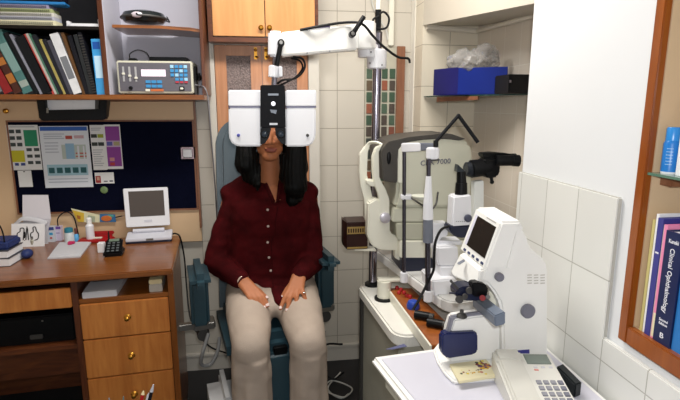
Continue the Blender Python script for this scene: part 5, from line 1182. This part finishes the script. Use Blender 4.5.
# books in the recess: spines face the room
zb_r = .985
def rbook(y1_, w_, hgt, xf, col, label, dep=.2, pages=True):
    t = thing('book', label, 'book', (xf+.1, y1_-w_/2, zb_r), 'books in the wall recess')
    th = min(.003, w_*.2)
    c = MB().span((xf, y1_-w_, zb_r), (xf+th, y1_, zb_r+hgt)).span((xf+th, y1_-th, zb_r), (xf+dep, y1_, zb_r+hgt)).span((xf+th, y1_-w_, zb_r), (xf+dep, y1_-w_+th, zb_r+hgt)).build('cover', mat('rb_'+col, col, .3, var=.04), t)
    MB().span((xf+th, y1_-w_+th, zb_r+.003), (xf+dep-.004, y1_-th, zb_r+hgt-.004)).build('page_block', paper, t)
    return t, c
XB = .868
def yb_at(x, y=330): return atx(x, y, XB).y
edges = [yb_at(x) for x in (637.5, 640, 643, 648.5, 649.8, 653.5, 671.5)]
def rb2(i, hgt, dx, col, label): return rbook(edges[i]-.0004, edges[i]-edges[i+1]-.0008, hgt, XB+dx, col, label)
rb2(0, .275, .004, 'C9BC7A', 'thin straw coloured book at the far left of the recess row')
rb2(1, .290, .006, 'F0EEF0', 'white book between the straw coloured and violet blue books')
t, c = rb2(2, .283, .003, '3A3A86', 'violet blue book left of the pink book')
MB().span((XB+.0026, edges[3]+.003, zb_r+.20), (XB+.003, edges[2]-.004, zb_r+.204)).build('spine_mark', white_plastic, c)
rb2(3, .270, .005, 'DAD6C0', 'very thin cream booklet against the pink book')
t, c = rb2(4, .272, .003, 'E88AB0', 'pink book left of the dark navy textbook')
MB().span((XB+.0026, edges[5]+.002, zb_r+.004), (XB+.003, edges[4]-.002, zb_r+.062)).build('spine_label', mat('pale_yellow_label', 'E6DEB8', .5), c)
t, c = rb2(5, .262, .0, '15204C', 'thick navy textbook with white spine title in the recess')
ymid = (edges[5]+edges[6])/2; xs_ = XB-.0006
tw_ = mat('title_white', 'EDEDF2', .5)
text('spine_title', 'Clinical Ophthalmology', .03, (xs_, ymid+.001, zb_r+.150), (0, 0, -1), (0, 1, 0) if False else (0, -1, 0), tw_, c, (.150, .016))
text('spine_author', 'Kanski', .012, (xs_, ymid, zb_r+.240), (0, -1, 0), (0, 0, 1), tw_, c, (.026, .009))
text('spine_edition', 'Second\nEdition', .01, (xs_, ymid, zb_r+.052), (0, -1, 0), (0, 0, 1), tw_, c, (.024, .015))
text('spine_mark', 'B', .01, (xs_, ymid, zb_r+.020), (0, -1, 0), (0, 0, 1), tw_, c, (.010, .012))
yy = edges[6]-.001
rbook(yy, .045, .275, XB+.004, '2A78C0', 'thick sky blue book right of the navy textbook'); yy -= .046
rbook(yy, .03, .27, XB+.003, 'B9B4A8', 'pale grey book beyond the sky blue book')

# ------------------------------------------------------------------ pens in the foreground
st_ = thing('side_stool', 'small dark stool under the pen cup in the foreground', 'stool', (-.47, 1.30, 0))
zst = .44
MB().lathe([(.15, zst-.03), (.155, zst-.02), (.155, zst-.005), (.15, zst)], (-.47, 1.30, 0), n=36).build('seat', dark_wood, st_)
for k in range(4):
    a = R(45+90*k); MB().cyl((-.47+.15*math.cos(a), 1.30+.15*math.sin(a), 0), (-.47+.10*math.cos(a), 1.30+.10*math.sin(a), zst-.03), .014, .017).build('leg', dark_wood_v, st_)
pc_ = V((-.47, 1.30, zst))
cup = tag(MB().lathe([(.045, 0), (.048, .01), (.052, .085), (.049, .085), (.045, .008), (0, .008)], pc_, n=30).build('pen_cup', mat('cup_grey', '5A5C60', .4)), 'grey pen cup on the stool in the foreground', 'cup')
def pen(px, py, col, tipc, label, r_=.004, tl_=.022):
    q = at(px, py, 1.32); base = pc_+V(((q.x-pc_.x)*.25, .005, .010)); d_ = (q-base).normalized()
    t = thing('pen', label, 'pen', base, 'pens in the foreground cup')
    MB().cyl(base, q-d_*tl_, r_).build('barrel', mat('pen_'+col, col, .35), t); MB().cyl(q-d_*tl_, q, r_, r_*.35).build('tip', mat('pen_'+tipc, tipc, .35), t)
pen(109, 398, '5A5A62', '8A8A92', 'grey pen leftmost in the foreground cup')
pen(123.5, 396.5, '3A5A5A', '6A7A7A', 'teal grey pen second from the left in the cup')
pen(143.5, 391, 'B8221E', 'E8D8A8', 'red pencil with pale tip in the foreground cup', .005, .010)
pen(149, 393, 'D8D8DC', 'B9B9C0', 'white pen between the red pencil and black pen', .0045, .008)
pen(153.5, 384.5, '1A1A20', 'C9C9D2', 'tall black pen with silver tip in the cup', .005)

# ------------------------------------------------------------------ floor cables
tag(MB().tube([(.36, 2.55, .012), (.27, 2.40, .012), (.33, 2.30, .012), (.40, 2.38, .012), (.30, 2.46, .02), (.25, 2.36, .03), (.33, 2.28, .03), (.37, 2.32, .02)], .004, 8, 6).build('floor_cable', cable_w), 'white cable coiled on the floor right of the chair', 'cable')
tag(MB().tube([(.38, 2.60, .16), (.28, 2.62, .15), (.22, 2.55, .08), (.30, 2.45, .035), (.37, 2.50, .04)], .006, 8, 6).build('floor_cable', cable_m), 'black cable trailing along the wall foot right of the chair', 'cable')
